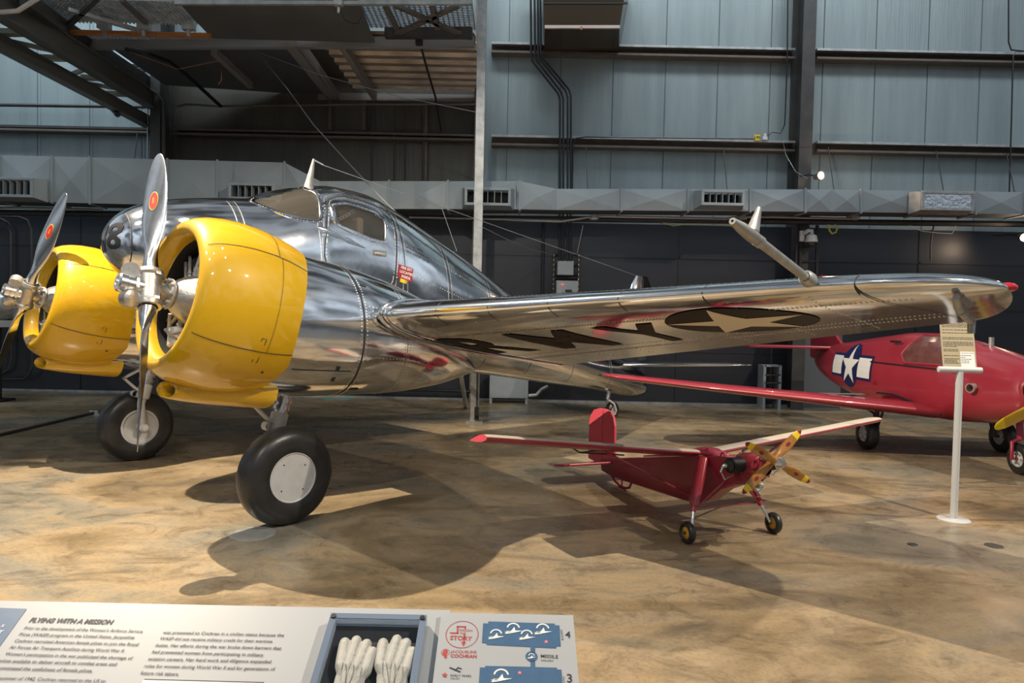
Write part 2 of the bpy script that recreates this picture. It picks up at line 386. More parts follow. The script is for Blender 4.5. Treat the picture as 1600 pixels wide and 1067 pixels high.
# ------------------------------------------------------------------ mezzanine overhead
MZ = 5.95
def up(px, py, z=MZ): return on_floor(px, py, z)
mez = thing('mezzanine', 'overhead steel mezzanine with grating and black panels, upper left', 'mezzanine', (0, 0, 0)); mez['kind'] = 'structure'
def flat(mb, pts, z, th=.03, mt=0):
    P = [up(x, y, z) for x, y in pts]; n = len(P)
    mb.add(P+[p+Vector((0, 0, th)) for p in P], [tuple(range(n)), tuple(range(2*n-1, n-1, -1))]+[(i, (i+1) % n, n+(i+1) % n, n+i) for i in range(n)], mt)
mb = MB(); flat(mb, [(276, 1), (560, 0), (585, 67), (331, 60)], MZ-.02); mb.build('black_panel', M['charcoal'], mez, 0)
mb = MB(); flat(mb, [(172, 74), (455, 69), (522, 151), (258, 133)], MZ+.02); mb.build('dark_sheet', mat('slate_sheet', (.06, .066, .078), .55, vary=(2, (.085, .09, .10), .6)), mez, 0)
mb = MB(); flat(mb, [(455, 69), (535, 68), (590, 149), (522, 151)], MZ+.35); mb.build('bay_sheet', M['steel_brown'], mez, 0)
# corrugated deck: ribs run along x
mb = MB(); xa, xb = up(548, 90).x-.4, up(742, 66).x; y0, y1 = 10.75, 13.45
prof = []; y = y0; k = 0
while y < y1:
    for dy, dz in ((0, 0), (.12, 0), (.16, .07), (.28, .07), (.32, 0)): prof.append((y+dy, MZ+.10+dz))
    y += .34
V = []; 
for yy, zz in prof: V += [(xa, yy, zz), (xb, yy, zz)]
mb.add(V, [(2*i, 2*i+1, 2*i+3, 2*i+2) for i in range(len(prof)-1)])
mb.build('corrugated_deck', mat('brown_corrugated_deck', (.42, .35, .29), .35, .4, vary=(4, (.20, .16, .13), .8, (.6, 3, 1))), mez, 0)
mb = MB(); mb.bar(up(120, 69), up(741, 66), .10, .16); mb.build('front_beam', mat('grey_beam_paint', (.20, .21, .22), .5), mez, 0)
mb = MB(); mb.bar(up(274, 3, MZ-.03), up(738, 3, MZ-.03), .05, .08); mb.build('edge_angle', M['galv'], mez, 0)
for (xa_, ya_), (xb_, yb_), wd in (((453, 66), (521, 152), .17), ((533, 67), (585, 150), .10), ((334, 79), (391, 132), .10), ((470, 68), (528, 150), .05), ((300, 150), (742, 156), .2)):
    mb = MB(); mb.bar(up(xa_, ya_, MZ-.02), up(xb_, yb_, MZ-.02), wd, .14); mb.build('joist', mat('grey_joist_paint', (.21, .20, .19), .5) if 'grey_joist_paint' not in bpy.data.materials else bpy.data.materials['grey_joist_paint'], mez, 0)
def grating(pts, z, name, mt, step=.075, w_=.018):
    P = [up(x, y, z) for x, y in pts]
    x0, x1 = min(p.x for p in P), max(p.x for p in P); y0, y1 = min(p.y for p in P), max(p.y for p in P)
    mb = MB(); x = x0
    while x < x1: mb.box((x, (y0+y1)/2, z), (w_, y1-y0, .03)); x += step
    y = y0
    while y < y1: mb.box(((x0+x1)/2, y, z), (x1-x0, w_, .02)); y += step
    return mb.build(name, mt, mez, 0)
GR = mat('pale_steel_grating', (.36, .42, .47), .4, .6)
grating([(566, 5), (738, 5), (738, 42), (566, 42)], MZ+.08, 'grating', GR)
grating([(70, 2), (276, 2), (300, 34), (95, 34)], MZ+.12, 'grating', M['galv'], .06, .02)
grating([(120, 58), (455, 56), (455, 66), (120, 66)], MZ+.06, 'grating', GR, .06, .018)
for a, b, mt in (((608, 58), (716, 9), 'steel_brown'), ((616, 8), (736, 60), 'steel_brown'), ((602, 8), (620, 44), 'steel_brown'), ((674, 8), (684, 44), 'steel_brown'), ((104, 43), (152, -3), 'steel_dark'), ((106, 15), (226, 50), 'galv'), ((190, 0), (228, 36), 'steel_brown')):
    mb = MB(); mb.bar(up(*a, MZ-.02), up(*b, MZ-.02), .07, .05); mb.build('brace', M[mt], mez, 0)
for px, py in ((163, 38), (225, 40), (295, 40)):
    mb = MB(); p = up(px, py, MZ); mb.box(p, (.18, .1, .14)); mb.box(p+Vector((0, 0, -.1)), (.04, .04, .12)); mb.build('clamp_bracket', M['galv'], mez, 0)
mb = MB(); mb.bar(up(602, 52, MZ), up(738, 52, MZ), .12, .14); mb.build('dark_beam', M['steel_dark'], mez, 0)
mb = MB(); mb.bar(up(86, 50, MZ-.04), up(331, 56, MZ-.04), .10, .05)
tag(mb.build('timber_board', M['orange_wood'], None, 0), 'orange timber board lying under the mezzanine grating', 'board')

cat = thing('catwalk', 'dark steel ladder-like catwalk truss running to the left column', 'catwalk')
A0, A1 = at(-20, -2, 8.9), at(240, 158, 13.2); B0, B1 = at(-30, 49, 9.4), at(232, 190, 13.3)
mb = MB(); mb.bar(A0, A1, .10, .30); mb.bar(A0+Vector((.0, 0, .15)), A1+Vector((0, 0, .15)), .2, .02); mb.bar(A0-Vector((.0, 0, .15)), A1-Vector((0, 0, .15)), .2, .02); mb.build('stringer', M['stringer'], cat, 0)
mb = MB(); mb.bar(B0, B1, .08, .22); mb.bar(B0-Vector((0, 0, .11)), B1-Vector((0, 0, .11)), .16, .02); mb.build('stringer', M['stringer'], cat, 0)
u_ = Vector((0, 0, .40)); mb = MB(); mb.add([A0+u_, A1+u_, B1+u_, B0+u_, A0+u_*1.05, A1+u_*1.05, B1+u_*1.05, B0+u_*1.05], [(0, 1, 2, 3), (7, 6, 5, 4), (0, 4, 5, 1), (1, 5, 6, 2), (2, 6, 7, 3), (3, 7, 4, 0)]); mb.build('deck', M['steel_dark'], cat, 0)
for (xa_, ya_), (xb_, yb_) in (((2, 51), (52, 51)), ((60, 90), (118, 92)), ((125, 121), (172, 123)), ((165, 146), (212, 148)), ((-20, 20), (18, 20))):
    ta = max(0, min(1, (xa_+30)/262)); tb = (xb_+20)/260
    p, q = at(xa_, ya_, B0.y+(B1.y-B0.y)*ta), at(xb_, yb_, A0.y+(A1.y-A0.y)*tb-.05)
    mb = MB(); mb.bar(p, q, .16, .07); mb.build('cross_member', M['olive'], cat, 0)
for (xa_, ya_), (xb_, yb_) in (((0, 61), (104, 84)), ((108, 118), (142, 104)), ((124, 128), (208, 143))):
    ta = (xa_+30)/262; tb = (xb_+20)/260
    p, q = at(xa_, ya_, B0.y+(B1.y-B0.y)*ta), at(xb_, yb_, A0.y+(A1.y-A0.y)*tb-.05)
    mb = MB(); mb.bar(p, q, .06, .06); mb.build('diagonal', M['olive'], cat, 0)
mb = MB(); mb.bar(at(38, -4, 9.2), at(98, 42, 10.4), .12, .2); mb.build('rail', M['steel_dark'], cat, 0)
mb = MB(); mb.tube([at(*p) for p in ((-10, 20, 9.0), (28, 17, 9.0), (60, -3, 9.0))], .03, 8)
tag(mb.build('handrail_tube', M['white_grey'], None), 'pale bent handrail tube at the top left corner', 'rail')
# little wall window behind the catwalk
win = MB()
a, b, c, d = at(133, 74, 13.45), at(172, 74, 13.45), at(236, 118, 13.45), at(225, 140, 13.45)
win.add([a, b, c, d], [(0, 1, 2, 3)]); win.bar(at(173, 74, 13.4), at(173, 100, 13.4), .05, .05, 1); win.bar(at(168, 74, 13.4), at(168, 96, 13.4), .05, .05, 1)
win.bar(at(175, 102, 13.4), at(222, 103, 13.4), .05, .05, 1); win.bar(at(212, 128, 13.4), at(226, 108, 13.4), .05, .05, 1)
struct(win.build('window_1', [mat('pale_window_pane', (.42, .52, .58), .3), M['black']], smooth=0), 'pale panes with black bars showing above the catwalk', 'window')

# ------------------------------------------------------------------ air ducts
DY = 12.4
def duct_run(name, label, secs, seams, mt='duct'):
    """secs: (px, ytop, ybot); boxes half a metre deep, cross-broken panels between seams"""
    t = thing(name, label, 'air duct', at(secs[0][0], (secs[0][1]+secs[0][2])/2, DY))
    inv = -Vector(t.location)
    def edge(px):
        for i in range(len(secs)-1):
            if px <= secs[i+1][0]: break
        (x0, a0, b0), (x1, a1, b1) = secs[i], secs[i+1]; k = (px-x0)/(x1-x0)
        return at(px, a0+(a1-a0)*k, DY)+inv, at(px, b0+(b1-b0)*k, DY)+inv
    mb = MB(); xs = sorted(set([s_[0] for s_ in secs]+seams)); B = Vector((0, .5, 0))
    for i in range(len(xs)-1):
        T0, L0 = edge(xs[i]); T1, L1 = edge(xs[i+1]); c = (T0+T1+L0+L1)/4+Vector((0, -.03, 0))
        mb.add([T0, T1, L1, L0, c, T0+B, T1+B, L1+B, L0+B], [(0, 1, 4), (1, 2, 4), (2, 3, 4), (3, 0, 4), (0, 5, 6, 1)])
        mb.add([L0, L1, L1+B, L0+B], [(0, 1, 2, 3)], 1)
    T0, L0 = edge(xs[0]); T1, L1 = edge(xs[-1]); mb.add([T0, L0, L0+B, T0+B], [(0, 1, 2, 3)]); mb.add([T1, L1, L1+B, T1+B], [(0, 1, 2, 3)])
    mb.build('casing', [M[mt], M['duct_shade']], t, 0)
    for sx in seams[1:-1]:
        T0, L0 = edge(sx); m2 = MB(); m2.bar(T0+Vector((0, -.012, .02)), L0+Vector((0, -.012, -.02)), .035, .03, up=(0, 1, 0)); m2.bar(L0+Vector((0, 0, -.012)), L0+B+Vector((0, 0, -.012)), .035, .03); m2.build('seam_flange', M['duct'], t, 0)
    return t
duct_run('air_duct', 'tall grey sheet-metal duct along the wall, left part', [(-120, 239, 311), (445, 254, 325), (500, 283, 326)], [-120, 0, 82, 141, 262, 340, 445, 500])
duct_run('air_duct', 'slim grey sheet-metal duct behind the bare steel post', [(500, 283, 326), (806, 283, 327), (812, 283, 327), (870, 295, 328)], [500, 608, 700, 812, 870])
duct_run('air_duct', 'slim grey sheet-metal duct along the wall, right part', [(870, 295, 328), (1300, 296, 331), (1720, 302, 336)], [870, 971, 1075, 1172, 1258, 1345, 1437, 1524, 1600, 1720])
def diffuser(x0, y0, x1, y1, label, dep=.32, mt='duct', n=6, closed=False):
    yq = DY-dep; a, b = at(x0, y0, yq), at(x1, y1, yq); o = Vector(((a.x+b.x)/2, yq, (a.z+b.z)/2)); wd, ht = b.x-a.x, a.z-b.z
    t = thing('air_diffuser', label, 'air vent', o, 0, 'air diffusers on the wall ducts'); fw = .05
    mb = MB()
    for k in (-1, 1):
        mb.box((0, 0, k*(ht/2-fw/2)), (wd, .04, fw)); mb.box((k*(wd/2-fw/2), 0, 0), (fw, .04, ht-2*fw))
    mb.build('frame', M[mt], t, 0, .006)
    mb = MB(); e = .06
    for x in (-1, 1): mb.add([(x*(wd/2-.01), .02, -ht/2+.01), (x*(wd/2-.01), .02, ht/2-.01), (x*(wd/2+e), dep-.035, ht/2+.03), (x*(wd/2+e), dep-.035, -ht/2-.03)], [(0, 1, 2, 3)])
    for z in (-1, 1): mb.add([(-wd/2+.01, .02, z*(ht/2-.01)), (wd/2-.01, .02, z*(ht/2-.01)), (wd/2+e, dep-.035, z*(ht/2+.03)), (-wd/2-e, dep-.035, z*(ht/2+.03))], [(0, 1, 2, 3)])
    mb.build('collar', M[mt], t, 0)
    if closed:
        mb = MB(); mb.box((0, .01, 0), (wd-.08, .02, ht-.08)); mb.build('foil_cover', M['foil'], t, 0)
    else:
        mb = MB(); mb.box((0, .2, 0), (wd-.1, .01, ht-.1)); mb.build('dark_throat', M['dark'], t, 0)
        for k in range(1, n):
            mb = MB(); mb.box((-wd/2+fw+(wd-2*fw)*k/n, .07, 0), (.012, .13, ht-2*fw)); mb.build('vane', M['duct'], t, 0)
    return t
diffuser(-22, 276, 52, 309, 'vaned duct outlet at the far left edge of the wall')
diffuser(357, 285, 429, 313, 'vaned duct outlet half hidden by the aircraft windshield')
diffuser(726, 292, 798, 322, 'vaned duct outlet behind the bare steel post')
diffuser(1096, 296, 1163, 322, 'vaned duct outlet above the wing, left of the lit lamp')
diffuser(1440, 298, 1522, 330, 'foil-covered duct outlet right of the lit lamp', closed=True, mt='galv')

# ------------------------------------------------------------------ pipes, conduits and cables on the wall
def pipe(name, label, cat_, pts, r, mt, group=None, n=8):
    mb = MB(); mb.tube([at(*p) for p in pts], r, n); o = mb.build(name, M[mt]); return tag(o, label, cat_, group)
for k, (xa_, xb_, w_) in enumerate(((829, 875, 'leftmost'), (835, 880, 'second'), (840, 887, 'third'), (844, 892, 'rightmost'))):
    dy = 8 - k*2
    pipe('conduit', '%s of the four black conduits bending down the wall' % w_, 'conduit', [(xa_, -30, 13.2), (xa_+1, 80+dy, 13.2), (xa_+3, 88+dy, 13.2), (xb_-3, 138+dy, 13.2), (xb_, 148+dy, 13.2), (xb_, 300, 13.2), (xb_-1, 408, 13.2)], .021, 'conduit', 'black conduits on the back wall')
pipe('conduit', 'thin dark conduit running right to the yellow numbered tag', 'conduit', [(894, 300, 13.25), (895, 226, 13.25), (900, 216, 13.25), (915, 214, 13.25), (1180, 217, 13.25)], .014, 'conduit')
pipe('conduit', 'thin dark conduit dropping down near the right edge', 'conduit', [(1576, -20, 13.3), (1576, 66, 13.3), (1580, 78, 13.3), (1600, 80, 13.3)], .014, 'conduit')
pipe('conduit', 'thin dark conduit falling behind the foil-covered outlet', 'conduit', [(1605, 80, 13.3), (1588, 80, 13.3), (1583, 88, 13.3), (1580, 200, 13.3), (1577, 300, 13.3)], .014, 'conduit')
pipe('conduit', 'thin pale conduit beside the dark left column', 'conduit', [(212, 148, 13.2), (225, 152, 13.2), (231, 163, 13.2), (231, 250, 13.2)], .015, 'pipe')
pipe('conduit', 'dark curved conduit hugging the left column', 'conduit', [(140, 78, 12.2), (160, 86, 12.3), (172, 98, 12.4), (245, 146, 13.0), (256, 158, 13.0), (256, 250, 13.0)], .03, 'steel_dark')
pipe('conduit', 'dark slim pipe crossing the wall beneath the catwalk', 'conduit', [(-60, 163, 13.3), (228, 167, 13.3)], .035, 'steel_dark')
pipe('pipe', 'thick brown standpipe rising under the mezzanine', 'pipe', [(665, 160, 13.52), (664, 290, 13.52)], .06, 'steel_brown')
for xp, lb in ((581, 'left of three thin vertical rods under the mezzanine'), (616, 'middle of three thin vertical rods under the mezzanine'), (633, 'right of three thin vertical rods under the mezzanine')):
    pipe('rod', lb, 'rod', [(xp, 162, 13.4), (xp-1, 290, 13.4)], .012, 'steel_dark')
for xp, lb in ((516, 'left short steel stud between wall rail and mezzanine'), (569, 'right short steel stud between wall rail and mezzanine')):
    mb = MB(); p, q = at(xp, 158, 13.4), at(xp, 203, 13.4); mb.bar(p, q, .06, .05); tag(mb.build('stud', M['steel_brown'], None, 0), lb, 'stud')
pipe('pipe', 'thin brown pipe under the mezzanine edge', 'pipe', [(275, 167, 13.3), (292, 163, 13.3), (340, 166, 13.3), (560, 163, 13.3), (745, 163, 13.3)], .02, 'steel_brown')
for (xa_, ya_, xb_, yb_), lb in (((215, 206, 210, 250), 'hanger rod above the left duct'), ((916, 232, 918, 296), 'hanger rod right of the four conduits'), ((1131, 232, 1136, 296), 'hanger rod above the vaned outlet by the lamp'), ((1294, 230, 1303, 296), 'hanger rod just right of the lit lamp'), ((1463, 236, 1474, 297), 'hanger rod above the foil-covered outlet'), ((1573, 240, 1585, 300), 'hanger rod at the right edge')):
    mb = MB(); mb.tube([at(xa_, ya_, 13.35), at(xb_, yb_, 12.95)], .01, 6); tag(mb.build('hanger_rod', M['black']), lb, 'rod', 'hanger rods of the ducts')
# rail of pipes beneath the duct
pipe('conduit', 'bright silver conduit running beneath the right duct', 'conduit', [(790, 343, 12.8), (875, 346, 12.8), (922, 339, 12.8), (934, 338, 12.8), (1135, 342, 12.8), (1155, 338, 12.8), (1330, 342, 12.8)], .022, 'pipe')
for px, lb in ((928, 'silver conduit coupling right of the electrical boxes'), (1160, 'silver conduit coupling above the probe on the wing'), (1336, 'silver conduit end box beside the white dome camera')):
    mb = MB(); p = at(px, 340, 12.78); mb.box(p, (.11, .1, .09)); mb.lathe([(-.08, .035), (.08, .035)], p, (1, 0, 0), 12); tag(mb.build('junction_box', M['galv'], None, 40, .01), lb, 'box', 'junction boxes on the silver conduit')
mb = MB(); mb.bar(at(-80, 333, 12.94), at(1700, 353, 12.94), .16, .05); mb.bar(at(-80, 329, 13.0), at(1700, 349, 13.0), .05, .05)
tag(mb.build('cable_tray', M['steel_dark'], None, 0), 'long black cable tray running below all the ducts', 'cable tray')
pipe('conduit', 'silver conduit below the left duct', 'conduit', [(-40, 326, 12.8), (30, 324, 12.8), (160, 328, 12.8)], .022, 'pipe')
pipe('conduit', 'silver conduit left of the electrical boxes', 'conduit', [(640, 339, 12.8), (876, 345, 12.8)], .02, 'pipe')
pipe('wire', 'loose yellow wire drooping from the cable tray', 'wire', [(1035, 347, 12.94), (1052, 353, 12.94), (1075, 350, 12.94), (1135, 351, 12.94), (1155, 357, 12.94), (1165, 349, 12.94)], .007, 'green_yellow')
pipe('wire', 'thick yellow cable loop right of the dome camera', 'wire', [(1294, 350, 12.94), (1296, 360, 12.94), (1300, 365, 12.94), (1306, 363, 12.94), (1308, 356, 12.94), (1304, 350, 12.94)], .018, 'green_yellow')
pipe('wire', 'white wire looping below the cable tray near the foil outlet', 'wire', [(1418, 351, 12.94), (1440, 361, 12.94), (1465, 364, 12.94), (1488, 365, 12.94), (1494, 351, 12.94)], .008, 'white')
pipe('wire', 'pink cable hanging down the dark wall', 'wire', [(1460, 350, 12.96), (1456, 366, 12.96), (1454, 385, 12.96), (1454, 407, 12.96)], .018, 'steel_brown')
# looping moulded trims on the dark wall, left
pipe('conduit', 'outer rounded conduit loop on the dark wall at far left', 'conduit', [(-120, 335, 13.40), (30, 339, 13.40), (43, 344, 13.40), (49, 358, 13.40), (50, 400, 13.40), (51, 570, 13.40), (47, 584, 13.40), (38, 592, 13.40), (-120, 593, 13.40)], .022, 'steel_dark')
pipe('conduit', 'inner rounded conduit loop on the dark wall at far left', 'conduit', [(-120, 338, 13.47), (2, 342, 13.47), (12, 348, 13.47), (17, 362, 13.47), (18, 560, 13.47), (14, 577, 13.47), (4, 583, 13.47), (-120, 583, 13.47)], .022, 'steel_dark')
# overhead wires
def wire(label, pts, r, mt, name='cable'):
    mb = MB(); mb.tube([(at(*p) if p[2] > 6.5 else up(*p)) for p in pts], r, 6); return tag(mb.build(name, M[mt]), label, 'wire')
wire('long pale cable hanging from the mezzanine to the aircraft roof', [(401, 80, 11.5), (450, 140, 11.0), (490, 195, 10.2), (540, 250, 9.4), (590, 303, 8.4), (618, 331, 7.95)], .008, 'pipe')
wire('thin pale cable slanting under the mezzanine to the steel post', [(405, 82, 11.5), (500, 117, 11.4), (620, 150, 11.3), (748, 176, 10.9)], .006, 'pipe')
wire('copper wire sagging under the dark mezzanine sheet with a curled tail', [(200, 80, 5.96), (278, 108, 11.6), (346, 94, 5.96), (346, 112, 11.4), (346, 126, 11.4), (341, 132, 11.4), (342, 128, 11.4)], .006, 'copper')
wire('black ribbed hose under the dark mezzanine sheet', [(195, 76, 10.9), (230, 84, 11.1), (262, 95, 11.6), (290, 116, 12.2), (345, 166, 13.2)], .035, 'conduit', 'hose')
wire('black drop cable below the mezzanine right part', [(655, 62, 10.7), (665, 100, 11.6), (680, 150, 12.8), (690, 205, 13.3)], .02, 'conduit')
mb = MB(); mb.box(at(655, 65, 10.65), (.11, .1, .1)); mb.lathe([(0, .03), (.1, .02)], at(655, 65, 10.65), (0, 0, 1), 10)
tag(mb.build('junction_box', M['black'], None, 40, .01), 'small black junction box under the mezzanine right part', 'box')
mb = MB(); mb.box(at(529, 5, 9.4), (.12, .1, .07)); mb.lathe([(0, .02), (.07, .02)], at(529, 12, 9.4), (0, 0, -1), 10)
tag(mb.build('junction_box', M['galv'], None, 40, .01), 'small grey outlet box at the top of the black mezzanine panel', 'box')
wire('short drooping cord from the grey outlet box', [(532, 16, 9.42), (538, 30, 9.6), (550, 37, 9.7), (560, 36, 9.7), (565, 26, 9.6)], .006, 'conduit')
mb = MB(); mb.tube([at(176, 170, 12.45), at(184, 179, 12.3)], .05, 12); mb.bar(at(178, 161, 12.5), at(180, 172, 12.5), .03, .03)
tag(mb.build('spotlight', M['black']), 'small black spotlight can below the catwalk', 'light')
for xp, yp, lb in ((108, 130, 'short grey stub light hanging under the catwalk'), (163, 156, 'first of two dark stub lights under the catwalk'), (172, 156, 'second of two dark stub lights under the catwalk')):
    mb = MB(); q_ = (xp+30)/262; Yb = 9.4+3.9*q_; mb.tube([at(xp, 49+141*q_+2, Yb), at(xp, 49+141*q_+13, Yb)], .04, 10); tag(mb.build('stub_light', M['galv'] if xp < 120 else M['steel_dark']), lb, 'light')

# steel post
def steel_post():
    b = at(741, 660, 10.587); x = b.x; t = thing('steel_post', 'tall bare steel channel post standing on the floor behind the wing', 'post', (x, 10.6, 0))
    mb = MB(); mb.box((0, 0, 4.2), (.13, .012, 8.4)); mb.box((-.06, .05, 4.2), (.012, .1, 8.4)); mb.box((.06, .05, 4.2), (.012, .1, 8.4)); mb.build('channel', M['galv'], t, 0)
    mb = MB(); mb.box((.035, -.012, .6), (.03, .012, 1.1)); mb.build('slot_strip', M['steel_dark'], t, 0)
    mb = MB(); mb.box((.035, -.025, .14), (.07, .03, .2)); mb.lathe([(0, .018), (.03, .018)], (.035, -.04, .1), (0, -1, 0), 10); mb.build('latch_plate', M['black'], t, 0)
    mb = MB(); mb.box((0, .04, .01), (.26, .22, .02)); mb.build('foot_plate', M['galv'], t, 0)
    for z in (2.6, 4.6, 5.4, 6.1):
        mb = MB(); mb.lathe([(0, .014), (.012, .014)], (0, -.006, z), (0, -1, 0), 8); mb.build('bolt', M['steel'], t)
steel_post()
mb = MB(); mb.bar(on_floor(728, 637), at(720, 583, 10.2), .06, .06); tag(mb.build('prop_stay', M['white_grey'], None, 0), 'slanted pale stay leaning beside the steel post foot', 'post')

# hanging brown hood
def hood():
    t = thing('wall_hood', 'brown glassy box hood on the wall at the top beside the conduits', 'hood', at(908, 20, 12.6)); o = -Vector(t.location)
    f = [at(848, -60, 12.3)+o, at(985, -60, 12.3)+o, at(968, 43, 12.3)+o, at(851, 43, 12.3)+o]
    g = [at(848, -60, 13.5)+o, at(985, -60, 13.5)+o, at(968, 43, 13.5)+o, at(851, 43, 13.5)+o]
    for i in range(4): g[i].z = f[i].z+(.0 if i < 2 else .0)
    mb = MB(); mb.add(f+g, [(3, 2, 1, 0), (4, 5, 6, 7), (0, 1, 5, 4), (1, 2, 6, 5), (2, 3, 7, 6), (3, 0, 4, 7)]); mb.build('body', M['bronze'], t, 0)
    mb = MB(); mb.bar(f[3]+Vector((0, -.02, 0)), f[2]+Vector((0, -.02, 0)), .04, .05); mb.build('bottom_edge', mat('pale_pink_edge', (.62, .50, .46), .5), t, 0)
    mb = MB(); mb.bar(f[3]+Vector((.65, -.03, -.04)), f[3]+Vector((.65, -.03, .02)), .03, .03); mb.build('latch', M['copper'], t, 0)
    mb = MB(); q = at(850, 5, 12.3)+o; q2 = at(980, 5, 12.3)+o; mb.bar(q, q2, .02, .03); mb.build('upper_edge', M['black'], t, 0)
hood()
# yellow number tag and junction box on the wall rail
t = thing('number_tag', 'small yellow tag numbered 195 on the lower wall rail', 'tag', at(1183, 215, 13.365))
mb = MB(); mb.box((0, 0, 0), (.115, .02, .11)); mb.build('plate', M['tag_yellow'], t, 0)
V, F = text_flat('195', .085, align='CENTER', bold=.002); mb = MB(); mb.add([(x, -.012, y-.03) for x, y in V], F); mb.build('lettering', M['ink'], t, 0)
mb = MB(); mb.box(at(1195, 216, 13.35), (.09, .06, .06)); mb.box(at(1195, 211, 13.35), (.04, .04, .05))
tag(mb.build('junction_box', M['white_plastic'], None, 0), 'small white junction box right of the yellow numbered tag', 'box')

# electrical boxes on the dark wall
def ebox(x0, y0, x1, y1, label, name, Y=13.2, d=.16, mt='box_grey'):
    a, b = at(x0, y0, Y), at(x1, y1, Y); c = Vector(((a.x+b.x)/2, Y+d/2, (a.z+b.z)/2)); t = thing(name, label, 'electrical box', c); wd, ht = b.x-a.x, a.z-b.z
    mb = MB(); mb.box((0, 0, 0), (wd, d, ht)); mb.build('body', M[mt], t, 0, .008)
    mb = MB(); mb.box((0, -d/2-.008, 0), (wd*.94, .014, ht*.94)); mb.build('cover', M[mt], t, 0, .004)
    return t, wd, ht, d
ebox(871, 407, 896, 430, 'plain square grey electrical box, upper of the pair on the strut frame', 'electrical_box')
t, wd, ht, d = ebox(869, 438, 903, 466, 'grey control box with red lights, lower of the pair on the strut frame', 'control_box')
mb = MB(); mb.box((.03, -d/2-.02, -.03), (.13, .012, .05)); mb.build('display', M['black'], t, 0)
for q in (-.11, -.08):
    mb = MB(); mb.lathe([(0, .012), (.02, .012)], (q, -d/2-.012, .09), (0, -1, 0), 10); mb.build('indicator_light', mat('red_led', (.8, .05, .05), .4, emit=((1, .1, .08), 3)) if 'red_led' not in bpy.data.materials else bpy.data.materials['red_led'], t)
t = thing('strut_frame', 'black perforated strut frame holding the electrical boxes', 'frame', at(885, 440, 13.4)); o = -Vector(t.location)
for xp in (865.5, 904.5):
    mb = MB(); p, q = at(xp, 395, 13.4)+o, at(xp-1, 500, 13.4)+o; mb.bar(p, q, .05, .05)
    for k in range(14):
        z = p.z+(q.z-p.z)*(k+.5)/14; mb.box((p.x, p.y-.03, z), (.018, .012, .04), 1)
    mb.build('upright', [M['black'], mat('brass_slot', (.42, .34, .20), .5) if 'brass_slot' not in bpy.data.materials else bpy.data.materials['brass_slot']], t, 0)
for yp in (396, 413, 428, 434):
    mb = MB(); mb.bar(at(864, yp, 13.47)+o, at(906, yp, 13.47)+o, .04, .04); mb.build('crossbar', M['black'], t, 0)
pipe('conduit', 'pair of dark vertical wall pipes left of the electrical boxes', 'conduit', [(849, 345, 13.4), (847, 480, 13.4)], .03, 'conduit')
pipe('wire', 'pale wire rising from the electrical boxes to the cable tray', 'wire', [(902, 396, 13.3), (911, 352, 13.2)], .01, 'pipe')
def wire2(lb, pts): pipe('wire', lb, 'wire', pts, .006, 'pipe')
wire2('upper thin pale wire sagging from the steel post to the boxes', [(748, 352, 10.7), (790, 373, 11.5), (830, 390, 12.6), (866, 398, 13.3)])
# dome camera
t = thing('dome_camera', 'white dome security camera on the dark column above the wing', 'camera', at(1268, 372, 12.85))
mb = MB(); mb.tube([(-.10, .1, .10), (-.06, 0, .14), (0, 0, .14), (0, 0, .08)], [.045, .04, .035, .035], 12); mb.box((-.13, .12, .05), (.08, .06, .2)); mb.build('bracket', M['white_plastic'], t)
mb = MB(); mb.lathe([(.08, .04), (.05, .09), (-.06, .112), (-.075, .112), (-.075, 0)], (0, 0, 0), (0, 0, 1), 24); mb.build('housing', M['white_plastic'], t)
mb = MB(); mb.lathe([(.075+.085*math.sin(a), .082*math.cos(a)) for a in [k*PI/16 for k in range(9)]], (0, 0, 0), (0, 0, -1), 20); mb.build('smoked_dome', M['smoke_dome'], t)
t = thing('cable_rack', 'black ladder cable rack on the wall behind the dome camera', 'rack', at(1262, 400, 13.02)); o = -Vector(t.location)
for xp in (1251, 1277):
    mb = MB(); mb.bar(at(xp, 352, 13.02)+o, at(xp-2, 520, 13.02)+o, .05, .04); mb.build('side_rail', M['black'], t, 0)
for yp in (362, 385, 408, 430, 460):
    mb = MB(); mb.bar(at(1250, yp, 13.02)+o, at(1278, yp, 13.02)+o, .03, .03); mb.build('rung', M['black'], t, 0)
# lit lamps
def lit_lamp(px, py, Y, label, aim, w_):
    p = at(px, py, Y); t = thing('wall_lamp', label, 'lamp', p, 0, 'small lit wall lamps'); a = Vector(aim).normalized()
    mb = MB(); mb.lathe([(-.16, .03), (-.15, .055), (-.02, .07), (.0, .075), (0, .06)], (0, 0, 0), a, 18); mb.build('can', M['steel_brown'], t)
    mb = MB(); mb.lathe([(-.012, 0.001), (-.012, .058)], (0, 0, 0), a, 18); mb.build('lens', M['lamp_glow'], t)
    mb = MB(); mb.tube([a*-.1+Vector((0, 0, .0)), a*-.12+Vector((-.08, .12, .06)), Vector((-.16, .52, .10))-a*.1], .014, 8); mb.build('yoke', M['black'], t)
    l = bpy.data.lights.new('wall_lamp_light', 'POINT'); l.energy = w_; l.color = (1, .72, .5); l.shadow_soft_size = .04
    lo = bpy.data.objects.new('wall_lamp_light', l); COL.objects.link(lo); lo.parent = t; lo.location = a*.09
lit_lamp(1283, 274, 12.55, 'lit orange lamp clipped to the tall dark column', (.3, -1, 0), 22)
lit_lamp(1601, 371, 12.6, 'lit white lamp hanging at the right edge under the duct', (-.2, -1, -.2), 22)
pipe('wire', 'thin wire hanging from the wall rail to the lit orange lamp', 'wire', [(1223, 219, 13.37), (1228, 242, 13.0), (1243, 268, 12.8), (1262, 279, 12.7)], .004, 'pipe')
